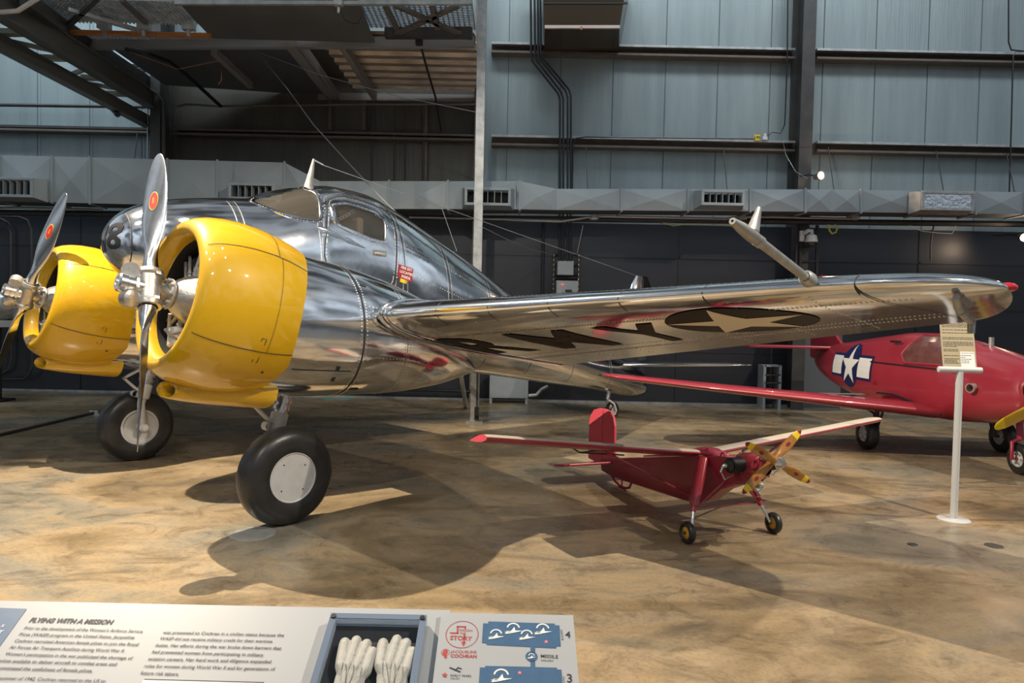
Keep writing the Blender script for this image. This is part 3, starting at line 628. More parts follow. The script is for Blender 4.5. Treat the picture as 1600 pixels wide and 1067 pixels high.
pipe('conduit', 'thin dark cable dropping left of the tall column to the wall rail', 'conduit', [(1231, -20, 13.3), (1230, 100, 13.3), (1226, 195, 13.3), (1220, 208, 13.3), (1206, 206, 13.3), (1200, 212, 13.3)], .014, 'conduit')
# cabinets standing at the foot of the wall
def cabinet(x0, y0, x1, y1, label):
    Y = 13.1; a, b = at(x0, y0, Y), at(x1, y1, Y); wd, ht = b.x-a.x, a.z
    t = thing('floor_cabinet', label, 'cabinet', ((a.x+b.x)/2, Y+.15, 0))
    mb = MB(); mb.box((0, 0, .1+(ht-.1)/2), (wd, .3, ht-.1)); mb.build('body', M['box_grey'], t, 0, .01)
    for sx in (-1, 1):
        mb = MB(); mb.box((sx*(wd/2-.03), 0, .05), (.05, .26, .1)); mb.build('leg', M['galv'], t, 0)
    for sx in (-1, 1):
        for sz in (.16, ht-.06):
            mb = MB(); mb.lathe([(0, .012), (.012, .012)], (sx*(wd/2-.04), -.15, sz), (0, -1, 0), 8); mb.build('screw', M['steel'], t)
cabinet(765, 585, 825, 627, 'grey-blue box cabinet at the wall foot behind the aircraft tail boom')
t = thing('floor_rack', 'open grey metal rack at the wall foot left of the crimson aircraft', 'rack', at(1203, 600, 13.2)); t.location.z = 0; o = -Vector(t.location)
for xp in (1191, 1215):
    mb = MB(); p = at(xp, 570, 13.2)+o; mb.box((p.x, 0, p.z/2), (.05, .3, p.z)); mb.build('upright', M['box_grey'], t, 0)
for yp in (571, 585, 597, 609, 621):
    mb = MB(); p, q = at(1191, yp, 13.2)+o, at(1215, yp, 13.2)+o; mb.bar(p, q, .3, .03); mb.build('shelf', M['steel_dark'] if yp > 571 else M['box_grey'], t, 0)
pipe('pipe', 'grey curved pipe beside the cabinet at the wall foot', 'pipe', [(826, 618, 13.2), (838, 617, 13.2), (846, 608, 13.2), (856, 603, 13.2)], .035, 'galv')
pipe('pipe', 'dark pipe pair with valve low on the wall behind the aircraft belly', 'pipe', [(560, 607, 13.3), (750, 612, 13.3)], .03, 'conduit')
# panel of lighter wall behind the crimson plane
mb = MB(); a, b = at(1250, 530, 13.45), at(1312, 640, 13.45); mb.box(((a.x+b.x)/2, 13.47, (a.z)/2+.1), (b.x-a.x, .05, a.z+.2)); tag(mb.build('wall_panel', mat('mid_grey_panel', (.10, .115, .13), .5), None, 0), 'mid-grey upright panel on the wall behind the crimson tail', 'panel')
# things on the floor
def floor_plate(px, py, r, label, mt, name='floor_plate'):
    p = on_floor(px, py); mb = MB(); mb.lathe([(0, r), (.004, r), (.006, r*.92), (.003, r*.9), (.003, .001)], p, (0, 0, 1), 40); o = mb.build(name, M[mt]); return tag(o, label, 'floor plate')
floor_plate(395, 834, .165, 'round grey metal cover in the floor before the near wheel', 'galv', 'floor_cover')
floor_plate(1553, 853, .06, 'small round floor plate at right of the sign stand base', 'steel_dark')
floor_plate(1426, 851, .035, 'tiny round floor plate left of the sign stand base', 'steel_dark')
mb = MB()
for p in ((508, 622), (546, 622)): q = on_floor(*p); mb.bar(q+Vector((-.05, -.12, .003)), q+Vector((.05, .12, .003)), .07, .004)
mb.bar(on_floor(508, 624)+Vector((0, 0, .003)), on_floor(546, 624)+Vector((0, 0, .003)), .05, .004)
tag(mb.build('floor_tape', M['teal'], None, 0), 'teal tape marking on the floor behind the near strut', 'tape')
mb = MB(); mb.tube([on_floor(-90, 700, .02), on_floor(146, 645, .02)], .02, 8); mb.box(on_floor(150, 643, .025), (.16, .08, .05), 1)
tag(mb.build('floor_cable', [M['steel_dark'], M['steel']]), 'dark cable with silver end lying on the floor at left', 'cable')

# grey cylinder on a cradle, far left
t = thing('grey_tank', 'long grey cylinder resting on a pale cradle at the left edge', 'tank', (-10.2, 11.9, 0)); zc_ = at(10, 478, 11.9).z
mb = MB(); mb.lathe([(-2.2, .001), (-2.2, .18), (-2.0, .255), (1.3, .255), (1.5, .20), (1.62, .10), (1.64, .001)], (0, 0, zc_), (1, 0, 0), 40); mb.build('shell', M['alu_dull'], t)
for x in (-1.5, 1.2):
    mb = MB(); mb.box((x, 0, zc_-.31), (.42, .4, .12)); mb.build('cradle', mat('pale_cradle', (.50, .56, .60), .4) if 'pale_cradle' not in bpy.data.materials else bpy.data.materials['pale_cradle'], t, 0, .01)
    mb = MB(); mb.box((x, 0, (zc_-.37)/2), (.12, .12, zc_-.37)); mb.box((x, 0, .02), (.4, .4, .04)); mb.build('stand', M['black'], t, 0)

# ================================================================== THE SILVER TWIN-ENGINED AIRCRAFT
# local frame: x aft, y to starboard (t = -y to port), z up from the floor
YAW = 0.82564
plane = thing('twin_engine_aircraft', 'polished silver twin-engined aircraft with yellow engine cowls', 'aircraft', (-2.891, 6.304, 0), YAW)

def lerp(a,b,k): return a+(b-a)*k
T0,T1,TT=2.2,5.28,5.965
def wing_le_te(t):
    k=(t-T0)/(5.72-T0)
    kk=max(k,0) if t<T0 else k
    if t<T0: kk=0
    le=[lerp(.47,.55,kk), lerp(1.635,1.81,kk)]
    te=[lerp(2.62,1.80,kk), lerp(1.17,1.650,kk)]
    if t<T0:
        te[0]=2.62; 
    tip=(.98,1.785)
    if t>T1:
        q=min((t-T1)/(TT-T1),1); e=1-math.sqrt(max(0,1-q*q))
        le=[lerp(le[0],tip[0],e), lerp(le[1],tip[1],e)]
    if t>5.68:
        q=min((t-5.68)/(TT-5.68),1); e=1-math.sqrt(max(0,1-q**2.2))
        te=[lerp(te[0],tip[0],e), lerp(te[1],tip[1],e)]
    return le,te
def wing_pt(t,c,top):
    le,te=wing_le_te(t); dx,dz=te[0]-le[0],te[1]-le[1]; ch=math.hypot(dx,dz)+1e-9
    nx,nz=-dz/ch,dx/ch
    k=min(max((t-T0)/(T1-T0),0),1.2); th=lerp(.15,.11,k)
    yt=5*th*(.2969*math.sqrt(c)-.126*c-.3516*c*c+.2843*c**3-.1036*c**4)
    cam=.022*4*c*(1-c)
    y=(cam+yt) if top else (cam-yt*.9)
    return (le[0]+dx*c+nx*y*ch, t, le[1]+dz*c+nz*y*ch)
ZT=[(-.80,2.19),(-.785,2.27),(-.74,2.36),(-.66,2.45),(-.5,2.54),(-.29,2.605),(.1,2.675),(.44,2.72),(.75,2.83),(1.02,2.92),(1.3,2.965),(1.64,2.955),(1.95,2.87),(2.25,2.75),(3.27,2.32),(4.11,1.96),(5,1.62),(6,1.28),(7,.98),(7.6,.82),(7.8,.62)]
ZB=[(-.80,2.19),(-.785,2.11),(-.74,2.02),(-.66,1.93),(-.5,1.83),(0,1.61),(.5,1.44),(1,1.29),(2,1.08),(3.77,.87),(4.97,.70),(6.2,.53),(7.38,.36),(7.65,.38),(7.8,.55)]
WD=[(-.80,.0),(-.785,.10),(-.74,.19),(-.66,.28),(-.5,.38),(-.29,.46),(.1,.55),(.5,.61),(1,.65),(2,.65),(3,.58),(4,.48),(5,.39),(6,.29),(7,.19),(7.6,.12),(7.8,.0)]
def fsec(s):
    zt,zb,w=interp(ZT,s),interp(ZB,s),interp(WD,s)
    return zt,zb,w,zb+(zt-zb)*.44
def fus_t(s,z):
    zt,zb,w,zc=fsec(s)
    h=(zt-zc) if z>zc else (zc-zb)
    n=2.25 if z>zc else 2.4
    q=min(abs(z-zc)/max(h,1e-6),1)
    return w*(1-q**n)**(1/n)
def P3(s, t, z): return Vector((s, -t, z))
def inside(p, poly_):
    x, y = p; c = False; n = len(poly_)
    for i in range(n):
        x1, y1 = poly_[i]; x2, y2 = poly_[(i+1) % n]
        if (y1 > y) != (y2 > y) and x < (x2-x1)*(y-y1)/(y2-y1)+x1: c = not c
    return c
def smooth_poly(pts, n=6):
    out = []; m = len(pts)
    for i in range(m):
        a, b, c = Vector(pts[i-1]), Vector(pts[i]), Vector(pts[(i+1) % m])
        p, q = b+(a-b)*.22, b+(c-b)*.22
        for k in range(n+1):
            u = k/n; out.append(tuple((p*(1-u)+b*u)*(1-u)+(b*(1-u)+q*u)*u))
    return out
SHIELD = smooth_poly([(.37, 2.672), (.92, 2.885), (1.0, 2.83), (.915, 2.515), (.72, 2.52), (.563, 2.56), (.43, 2.615)], 3)
WINDOW = smooth_poly([(1.10, 2.70), (1.29, 2.735), (1.59, 2.686), (1.70, 2.61), (1.645, 2.388), (1.50, 2.39), (1.12, 2.49), (1.075, 2.545)], 4)
DOOR = smooth_poly([(1.06, 2.76), (1.25, 2.83), (1.46, 2.82), (1.75, 2.755), (1.83, 2.66), (1.815, 2.49), (1.775, 2.25), (1.73, 1.95), (1.60, 1.84), (1.0, 1.90), (.905, 2.17), (.92, 2.30), (.975, 2.525)], 4)
def fus_ring(s, n, sc=1.0):
    zt, zb, w_, zc = fsec(s); out = []
    for k in range(n):
        a = 2*PI*k/n; ca, sa = math.cos(a), math.sin(a); ex = 2/2.25 if sa > 0 else 2/2.4
        z = zc+((zt-zc) if sa > 0 else (zc-zb))*math.copysign(abs(sa)**ex, sa)*sc
        t = w_*math.copysign(abs(ca)**ex, ca)*sc
        out.append((s, t, z))
    return out
def fus_shell(mb, s_list, n, sc, cut, mat_=0):
    rings = [fus_ring(s, n, sc) for s in s_list]
    V = [P3(*p) for r in rings for p in r]; F = []
    for i in range(len(rings)-1):
        for k in range(n):
            q = (i*n+k, i*n+(k+1) % n, (i+1)*n+(k+1) % n, (i+1)*n+k)
            if cut:
                sm = sum(rings[j//n][j % n][0] for j in q)/4; zm = sum(rings[j//n][j % n][2] for j in q)/4; tm = sum(rings[j//n][j % n][1] for j in q)/4
                if .3 < sm < 1.8 and zm > 2.3 and (inside((sm, zm), SHIELD) or inside((sm, zm), WINDOW)): continue
            F.append(q)
    mb.add(V, F, mat_)
    return rings
sl = [-.80, -.797, -.79, -.78, -.765, -.745, -.72, -.69, -.65, -.6, -.55, -.5, -.44, -.38, -.32, -.25, -.18, -.1, -.02, .06, .14, .22]
s = .25
while s < 1.9: sl.append(s); s += .022
while s < 7.5: sl.append(s); s += .11
sl += [7.55, 7.62, 7.68, 7.73, 7.77, 7.79, 7.797]
mb = MB(); fus_shell(mb, sl, 168, 1.0, True)
# rivet rows and skin joints are raised marks of the same skin
def rivet(mb, p, nrm, r=.007, mt=2):
    nrm = Vector(nrm).normalized(); u = nrm.orthogonal().normalized(); v = nrm.cross(u); p = Vector(p)
    V = [p+(u*math.cos(a)+v*math.sin(a))*r for a in [k*PI/3 for k in range(6)]]+[p+nrm*r*.6]
    mb.add(V, [(k, (k+1) % 6, 6) for k in range(6)], mt)
def fpos(s, z, off=0.0, side=1):
    t = fus_t(s, z)+off
    return P3(s, side*t, z)
def frow(mb, a, b, step=.032):
    L = math.hypot(b[0]-a[0], b[1]-a[1]); n = max(2, int(L/step))
    for k in range(n+1):
        s_, z_ = a[0]+(b[0]-a[0])*k/n, a[1]+(b[1]-a[1])*k/n
        if inside((s_, z_), WINDOW) or inside((s_, z_), SHIELD): continue
        p = fpos(s_, z_); nrm = (fpos(s_+.01, z_)-p).cross(fpos(s_, z_+.01)-p); nrm = nrm if nrm.y < 0 else -nrm
        rivet(mb, p, nrm)
def fline(mb, pts, wd=.008, off=.0035, mt=1):
    """thin joint line through (s,z) points on the port side"""
    for (a, b) in zip(pts[:-1], pts[1:]):
        L = math.hypot(b[0]-a[0], b[1]-a[1]); n = max(1, int(L/.06)); dx, dz = (b[0]-a[0])/L, (b[1]-a[1])/L; nx, nz = -dz*wd/2, dx*wd/2; V = []
        for k in range(n+1):
            s_, z_ = a[0]+(b[0]-a[0])*k/n, a[1]+(b[1]-a[1])*k/n
            V += [fpos(s_+nx, z_+nz, off), fpos(s_-nx, z_-nz, off)]
        mb.add(V, [(2*i, 2*i+1, 2*i+3, 2*i+2) for i in range(n)], mt)
def col_pts(s, f0=.06, f1=.94, n=24):
    zt, zb, w_, zc = fsec(s); return [(s, zb+(zt-zb)*(f0+(f1-f0)*k/n)) for k in range(n+1)]
for s_ in (.16, .905, 1.88, 2.55, 3.3, 4.2, 5.2, 6.3):
    if s_ not in (.905,):
        fline(mb, col_pts(s_), .006)
    for d in (-.03, .03): 
        c_ = col_pts(s_+d, .05, .95, 90 if s_ < 3 else 45)
        for q in c_:
            if inside(q, WINDOW) or inside(q, SHIELD) or inside(q, DOOR): continue
            p = fpos(*q); nn = (fpos(q[0]+.01, q[1])-p).cross(fpos(q[0], q[1]+.008)-p); rivet(mb, p, nn if nn.y < 0 else -nn, .006)
for f in (.55, .72, .88):
    pts = [(1.9+k*.15, 0) for k in range(30)]; pts = [(a, fsec(a)[1]+(fsec(a)[0]-fsec(a)[1])*f) for a, _ in pts]
    for a, b in zip(pts[:-1], pts[1:]): frow(mb, a, b, .035)
fline(mb, [(-.665, fsec(-.665)[1]+(fsec(-.665)[0]-fsec(-.665)[1])*(.04+.92*k/20)) for k in range(21)], .006)
for dv in (DOOR,):
    fline(mb, dv+[dv[0]], .010)
cx, cz = sum(p[0] for p in DOOR)/len(DOOR), sum(p[1] for p in DOOR)/len(DOOR)
for sc in (.955, 1.06):
    pp = [(cx+(a-cx)*sc, cz+(b-cz)*sc) for a, b in DOOR]
    for a, b in zip(pp, pp[1:]+pp[:1]):
        if math.hypot(a[0]-b[0], a[1]-b[1]) > .02: frow(mb, a, b, .03)
fus = mb.build('fuselage', [M['alu'], M['line'], M['rivet']], plane, 60)
mb = MB(); fus_shell(mb, [.26+.03*k for k in range(64)], 120, .955, True); mb.build('cabin_lining', M['dark_green'], fus, 60)
mb = MB(); mb.box((1.1, 0, 2.05), (1.8, .95, .04)); mb.build('cabin_floor', M['dark'], fus, 0)
for s_, sgn in ((1.25, 1), (1.25, -1)):
    mb = MB(); mb.box((s_, sgn*.26, 2.22), (.38, .38, .10)); mb.box((s_+.2, sgn*.26, 2.42), (.08, .38, .42)); mb.build('cockpit_seat', M['seat'], fus, 40, .03)
mb = MB(); mb.box((.62, 0, 2.40), (.1, .9, .22)); mb.build('instrument_panel', M['black'], fus, 0, .02)
mb = MB(); mb.tube([(.75, .22, 2.2), (.80, .22, 2.42)], .012, 8); mb.tube([(.80+.0, .22+.11*math.cos(a), 2.45+.09*math.sin(a)) for a in [k*PI/8 for k in range(17)]], .012, 8); mb.build('control_wheel', M['cast'], fus)
mb = MB(); a_, b_ = P3(1.08, .40, 2.50), P3(1.42, .38, 2.70); mb.bar(a_, b_, .012, .035)
for k in range(9): q = a_+(b_-a_)*((k+.5)/9); mb.lathe([(0, .009), (.004, .009), (.004, .001)], q+Vector((0, -.006, 0)), (0, -1, 0), 8, 1)
mb.build('perforated_brace', [M['alu_dull'], M['line']], fus, 0)
def pane(name, pl, label, side=1):
    mb = MB(); conform(mb, pl, [tuple(range(len(pl)))], lambda x, y: fpos(x, y, -.004, side), .05); o = mb.build(name, M['window'], fus, 60); o['label'] = label
    cx, cz = sum(p[0] for p in pl)/len(pl), sum(p[1] for p in pl)/len(pl); mb = MB(); V = []; n = len(pl)
    def off(p, d):
        v = Vector((p[0]-cx, p[1]-cz)); return (p[0]+v.normalized().x*d, p[1]+v.normalized().y*d)
    dense = []
    for i in range(n):
        a, b = pl[i], pl[(i+1) % n]; m = max(1, int(math.hypot(a[0]-b[0], a[1]-b[1])/.04))
        dense += [(a[0]+(b[0]-a[0])*k/m, a[1]+(b[1]-a[1])*k/m) for k in range(m)]
    n = len(dense)
    for d, o_ in ((-.012, .0), (-.006, .011), (.030, .011), (.036, .0)): V += [fpos(*off(p, d), o_, side) for p in dense]
    mb.add(V, [(j*n+i, j*n+(i+1) % n, (j+1)*n+(i+1) % n, (j+1)*n+i) for j in range(3) for i in range(n)])
    for i in range(n):
        p = fpos(*off(dense[i], .02), .012, side); rivet(mb, p, (0, -side, .3), .0045, 1)
    mb.build('window_frame', [M['alu'], M['rivet']], fus, 50)
pane('windshield', SHIELD, 'triangular cockpit windshield pane'); pane('door_window', WINDOW, 'wedge-shaped door window')
pane('windshield', SHIELD, 'triangular cockpit windshield pane', -1); pane('door_window', WINDOW, 'wedge-shaped door window', -1)
# blister air vent, door handle, footstep, sticker, stencilling, nose number
mb = MB(); rings = []
for k in range(9):
    u = k/8; s_ = .86+.52*u; z_ = 2.445-.15*u; r = .028*math.sin(PI*min(1, u*1.6+.12))**.6 if u < .55 else .03*(1-u)/.45+.002
    c = fpos(s_, z_, .006); rings.append([c+Vector((0, -max(r, .002)*.9*math.sin(a), max(r, .002)*math.cos(a))) for a in [j*2*PI/10 for j in range(10)]])
mb.loft(rings); mb.build('air_vent', M['alu'], fus)
mb = MB(); mb.tube([fpos(1.48, 2.255, .012), fpos(1.50, 2.255, .03), fpos(1.60, 2.245, .03), fpos(1.615, 2.245, .01)], .011, 8); mb.box(fpos(1.55, 2.26, .006), (.17, .01, .06)); mb.build('door_handle', M['alu_dull'], fus)
def fdecal(pl, F, mt, name, off, side=1):
    mb = MB(); conform(mb, pl, F, lambda x, y: fpos(x, y, off, side), .06); return mb.build(name, M[mt], fus, 0)
st = fdecal(*poly((1.795, 2.165), (1.99, 2.132), (1.962, 1.984), (1.775, 2.027)), 'sticker_red', 'sticker', .004); st['label'] = 'dark red fire extinguisher sticker'
def ftext(body, size, s0, z0, ds, dz, mt, name, off, bold=.0, align='CENTER'):
    V, F = text_flat(body, size, align=align, bold=bold); L = math.hypot(ds, dz); ex, ey = (ds/L, dz/L), (-dz/L, ds/L)
    V2 = [(s0+x*ex[0]+y*ey[0], z0+x*ex[1]+y*ey[1]) for x, y in V]; mb = MB(); conform(mb, V2, F, lambda x, y: fpos(x, y, off), .06); return mb.build(name, M[mt], fus, 0)
ftext('FIRE EXT', .040, 1.893, 2.110, .195, -.033, 'white', 'sticker_lettering', .007, .001)
ftext('LOCATED', .040, 1.885, 2.064, .195, -.038, 'white', 'sticker_lettering', .007, .001)
ftext('INSIDE', .040, 1.877, 2.018, .195, -.042, 'white', 'sticker_lettering', .007, .001)
fdecal(*poly((1.812, 2.036), (1.902, 2.015), (1.890, 1.962), (1.803, 1.980)), 'tag_yellow', 'yellow_label', .003)
for i, tx in enumerate(('U.S. ARMY', 'AIR FORCES SERIAL NO.', 'CREW WEIGHT 160 LBS')):
    ftext(tx, .034, 2.10-.012*i, 2.345-.042*i, .25, -.075, 'stencil', 'stencil_lettering', .004)
# octagonal figure on the nose
def nose_map(x, y):
    zc = 2.225; z = zc+y; s_ = None
    # x runs round the nose to port: solve the station whose half width at z equals x
    lo, hi = -.7995, -.3
    for _ in range(40):
        m = (lo+hi)/2
        zt, zb, w_, _c = fsec(m)
        ok = zb < z < zt and fus_t(m, z) > x
        if ok: hi = m
        else: lo = m
    p = P3(hi, x, z); c = P3(-.3, 0, 2.2); return p+(p-c).normalized()*.004
def octo(cx, cy, rx, ry): return [(cx+rx*math.cos(PI/8+k*PI/4)/math.cos(PI/8), cy+ry*math.sin(PI/8+k*PI/4)/math.cos(PI/8)) for k in range(8)]
def ring_faces(outer, inner):
    n = len(outer); return outer+inner, [(i, (i+1) % n, n+(i+1) % n, n+i) for i in range(n)]
mb = MB()
for cy in (.058, -.052):
    V2, F = ring_faces(octo(.145, cy, .062, .056), octo(.145, cy, .026, .022)); conform(mb, V2, F, nose_map, .02)
o = mb.build('nose_number', M['black'], fus, 0); o['label'] = 'black octagonal figure 8 on the nose'
mb = MB(); V2, F = ring_faces(octo(.03, 0, .028, .10), octo(.03, 0, .012, .07)); conform(mb, V2, F, nose_map, .02); mb.build('nose_number', M['black'], fus, 0)
# antenna mast and aerial wires
mb = MB(); b0, b1 = P3(1.10, 0, 2.90), P3(1.165, 0, 3.235); rings = []
for u in (0, .5, 1):
    c = b0+(b1-b0)*u; r = .055*(1-u)+.014*u; rings.append([c+Vector((r*math.cos(a), r*.35*math.sin(a), 0)) for a in [j*2*PI/12 for j in range(12)]])
mb.loft(rings); mast = mb.build('antenna_mast', M['alu_dull'], plane)
mb = MB(); mb.tube([b1-Vector((0, 0, .01)), b1+Vector((.12, 0, -.045)), P3(7.45, 0, 2.40)], .004, 6); mb.tube([b1-Vector((0, 0, .01)), b1+Vector((.11, 0, -.04))], .009, 6); mb.tube([b1+(P3(7.45, 0, 2.40)-b1)*.28+Vector((0, 0, -.01)), P3(3.2, 0, 2.46), P3(3.02, 0, 2.42)], .004, 6); mb.build('aerial_wire', M['pipe'], mast)

# wings ------------------------------------------------------------------
def wing(side):
    mb = MB(); ts = [.35, .8, 1.2, 1.6, 2.0]+[2.2+.2*k for k in range(16)]+[5.3, 5.4, 5.5, 5.58, 5.65, 5.70, 5.74, 5.79, 5.82, 5.85, 5.88, 5.905, 5.925, 5.94, 5.955, 5.9635]
    cs = [0, .004, .012, .025, .045, .075, .11, .16, .22, .3, .4, .5, .6, .7, .8, .88, .94, 1.0]
    rings = []
    for t in ts:
        r = [wing_pt(t, c, True) for c in reversed(cs)]+[wing_pt(t, c, False) for c in cs[1:-1]]
        rings.append([P3(p[0], side*p[1], p[2]) for p in r])
    mb.loft(rings)
    def wp(t, c, top, off=0.0):
        p = P3(*wing_pt(t, c, top)); a = P3(*wing_pt(t+.01, c, top)); b = P3(*wing_pt(t, min(c+.01, 1) if c < .99 else c-.01, top))
        n_ = (a-p).cross(b-p).normalized()
        if (n_.z > 0) != top: n_ = -n_
        p = p+n_*off; return Vector((p.x, p.y*side, p.z)), Vector((n_.x, n_.y*side, n_.z))
    if side > 0:
        for c in (.19, .66, .755):               # spanwise rivet rows under the wing
            k = 0
            for i in range(150):
                t = 2.25+i*3.4/150
                for dc in ((-.008, .008) if c != .66 else (0,)):
                    p, n_ = wp(t, c+dc, False); rivet(mb, p, n_, .0062)
        for c in (.05,):
            for i in range(80): p, n_ = wp(2.25+i*.038, c, True); rivet(mb, p, n_, .004)
        for t in (2.6, 3.05, 3.5, 3.95, 4.4, 4.85, 5.25):
            for i in range(26):
                p, n_ = wp(t, .06+i*.034, False); rivet(mb, p, n_, .0055)
        # skin joints
        for c, t0, t1 in ((.752, 2.2, 5.72), (.19, 2.3, 5.4)):
            V = []
            for i in range(41):
                t = t0+(t1-t0)*i/40; V += [wp(t, c-.0025, False, .003)[0], wp(t, c+.0025, False, .003)[0]]
            mb.add(V, [(2*i, 2*i+1, 2*i+3, 2*i+2) for i in range(40)], 1)
        V = []
        for i in range(31):                      # joint of the wing tip
            u = i/30; t = 5.46+.26*u; V += [wp(t-.004, .004+.97*u, False, .004)[0], wp(t+.004, .004+.97*u, False, .004)[0]]
        mb.add(V, [(2*i, 2*i+1, 2*i+3, 2*i+2) for i in range(30)], 1)
        for t in (2.75, 3.25, 3.75, 4.25, 4.75, 5.46):
            V = []
            for i in range(13):
                c, tp = (i-6)*.012, i < 6; c = abs(c)
                V += [wp(t-.0025, c, tp, .003)[0], wp(t+.0025, c, tp, .003)[0]]
            mb.add(V, [(2*i, 2*i+1, 2*i+3, 2*i+2) for i in range(12)], 1)
    o = mb.build('wing', [M['alu'], M['line'], M['rivet']], plane, 50)
    o['label'] = 'port wing with star and lettering' if side > 0 else 'starboard wing'
    # fairing strip round the wing root
    mb = MB(); r_ = [wp(2.14, c, True, .008)[0] for c in reversed(cs[:14])]+[wp(2.14, c, False, .008)[0] for c in cs[1:]]
    mb.tube(r_, .016, 8); r2 = [wp(2.20, c, True, .006)[0] for c in reversed(cs[:14])]+[wp(2.20, c, False, .006)[0] for c in cs[1:]]; mb.tube(r2, .007, 6); mb.build('root_fairing', M['alu'], o)
    def und(x, y, off=.004):                     # x spanwise t, y = aft distance s -> underside
        le, te = wing_le_te(x); c = (y-le[0])/(te[0]-le[0]); return wp(x, min(max(c, .005), .995), False, off)[0]
    mb = MB(); mb.lathe([(-.03, .02), (0, .022), (.02, .018), (.032, .009), (.035, .001)], wp(5.955, .5, True)[0], Vector((0, -side, 0)), 14); mb.build('tip_light', mat('wingtip_lamp', (.55, .02, .03) if side > 0 else (.02, .4, .1), .12, coat=1), o)
    if side < 0: return o
    cx, cy = 4.70, 1.10
    circ = [(cx+.42*math.cos(2*PI*k/48), cy+.42*math.sin(2*PI*k/48)) for k in range(48)]
    mb = MB(); conform(mb, circ, [tuple(range(48))], lambda x, y: und(x, y, .004), .08); ins = mb.build('insignia_disc', M['wing_mark'], o, 0); ins['label'] = 'dark round insignia under the port wing'
    sp = star_pts(cx, cy, .415, -PI/2); c0 = [(cx, cy)]
    mb = MB(); conform(mb, sp+c0, [(i, (i+1) % 10, 10) for i in range(10)], lambda x, y: und(x, y, .007), .08); mb.build('star', M['wing_star'], ins, 0)
    mb = MB()
    for ch, tc, w_ in (('R', 2.50, .50), ('M', 3.27, .56), ('Y', 4.00, .46)):
        V, F = text_flat(ch, 1.0, bold=.02); x0, x1 = min(p[0] for p in V), max(p[0] for p in V); y0, y1 = min(p[1] for p in V), max(p[1] for p in V)
        V2 = [(tc-w_/2+w_*(x-x0)/(x1-x0), 1.66-.74*(y-y0)/(y1-y0)) for x, y in V]
        conform(mb, V2, F, und, .08)
    lt = mb.build('wing_lettering', M['wing_mark'], o, 0); lt['label'] = 'dark letters R M Y under the port wing'
    # pitot probe on the leading edge
    al = R_(12); b = P3(.50, 5.28, 1.815); d = Vector((-math.cos(al), 0, math.sin(al)))
    mb = MB(); mb.tube([b+d*-.05, b+d*.56], .020, 14); mb.tube([b+d*.54, b+d*.58], .025, 14); mb.lathe([(.57, .022), (.62, .026), (.72, .022), (.80, .013), (.80, .005)], b, d, 14)
    pr = mb.build('probe', M['alu_dull'], o)
    mb = MB(); q = b+d*.62; u = Vector((.25, 0, 1)).normalized(); rg = []
    for k in (0, .5, 1): rg.append([q+u*(.02+.10*k)+Vector((.03*k, 0, 0))+d*(.04*(1-k*.6)*math.cos(a))+Vector((0, .02*(1-k*.6)*math.sin(a), 0)) for a in [j*2*PI/10 for j in range(10)]])
    mb.loft(rg); mb.build('probe_fin', M['alu_dull'], pr)
    mb = MB(); mb.lathe([(-.02, .036), (.02, .035), (.04, .024)], b, d, 16); mb.build('probe_collar', M['alu_dull'], pr)
    # bent grey pipe under the tip
    a0 = wp(5.80, .10, False, .02)[0]; a1 = wp(5.785, .22, False, .04)[0]; a2 = wp(5.765, .50, False, .05)[0]; a3 = wp(5.75, .74, False, .045)[0]
    mb = MB(); mb.tube([a0, a1, a2, a3, a3+Vector((.0, 0, -.06))], [.014, .018, .019, .019, .017], 12); mb.tube([a1+(a2-a1)*.35, a1+(a2-a1)*.42], .023, 12); mb.build('tip_pipe', M['alu_dull'], o)
    return o
wing(1); wing(-1)

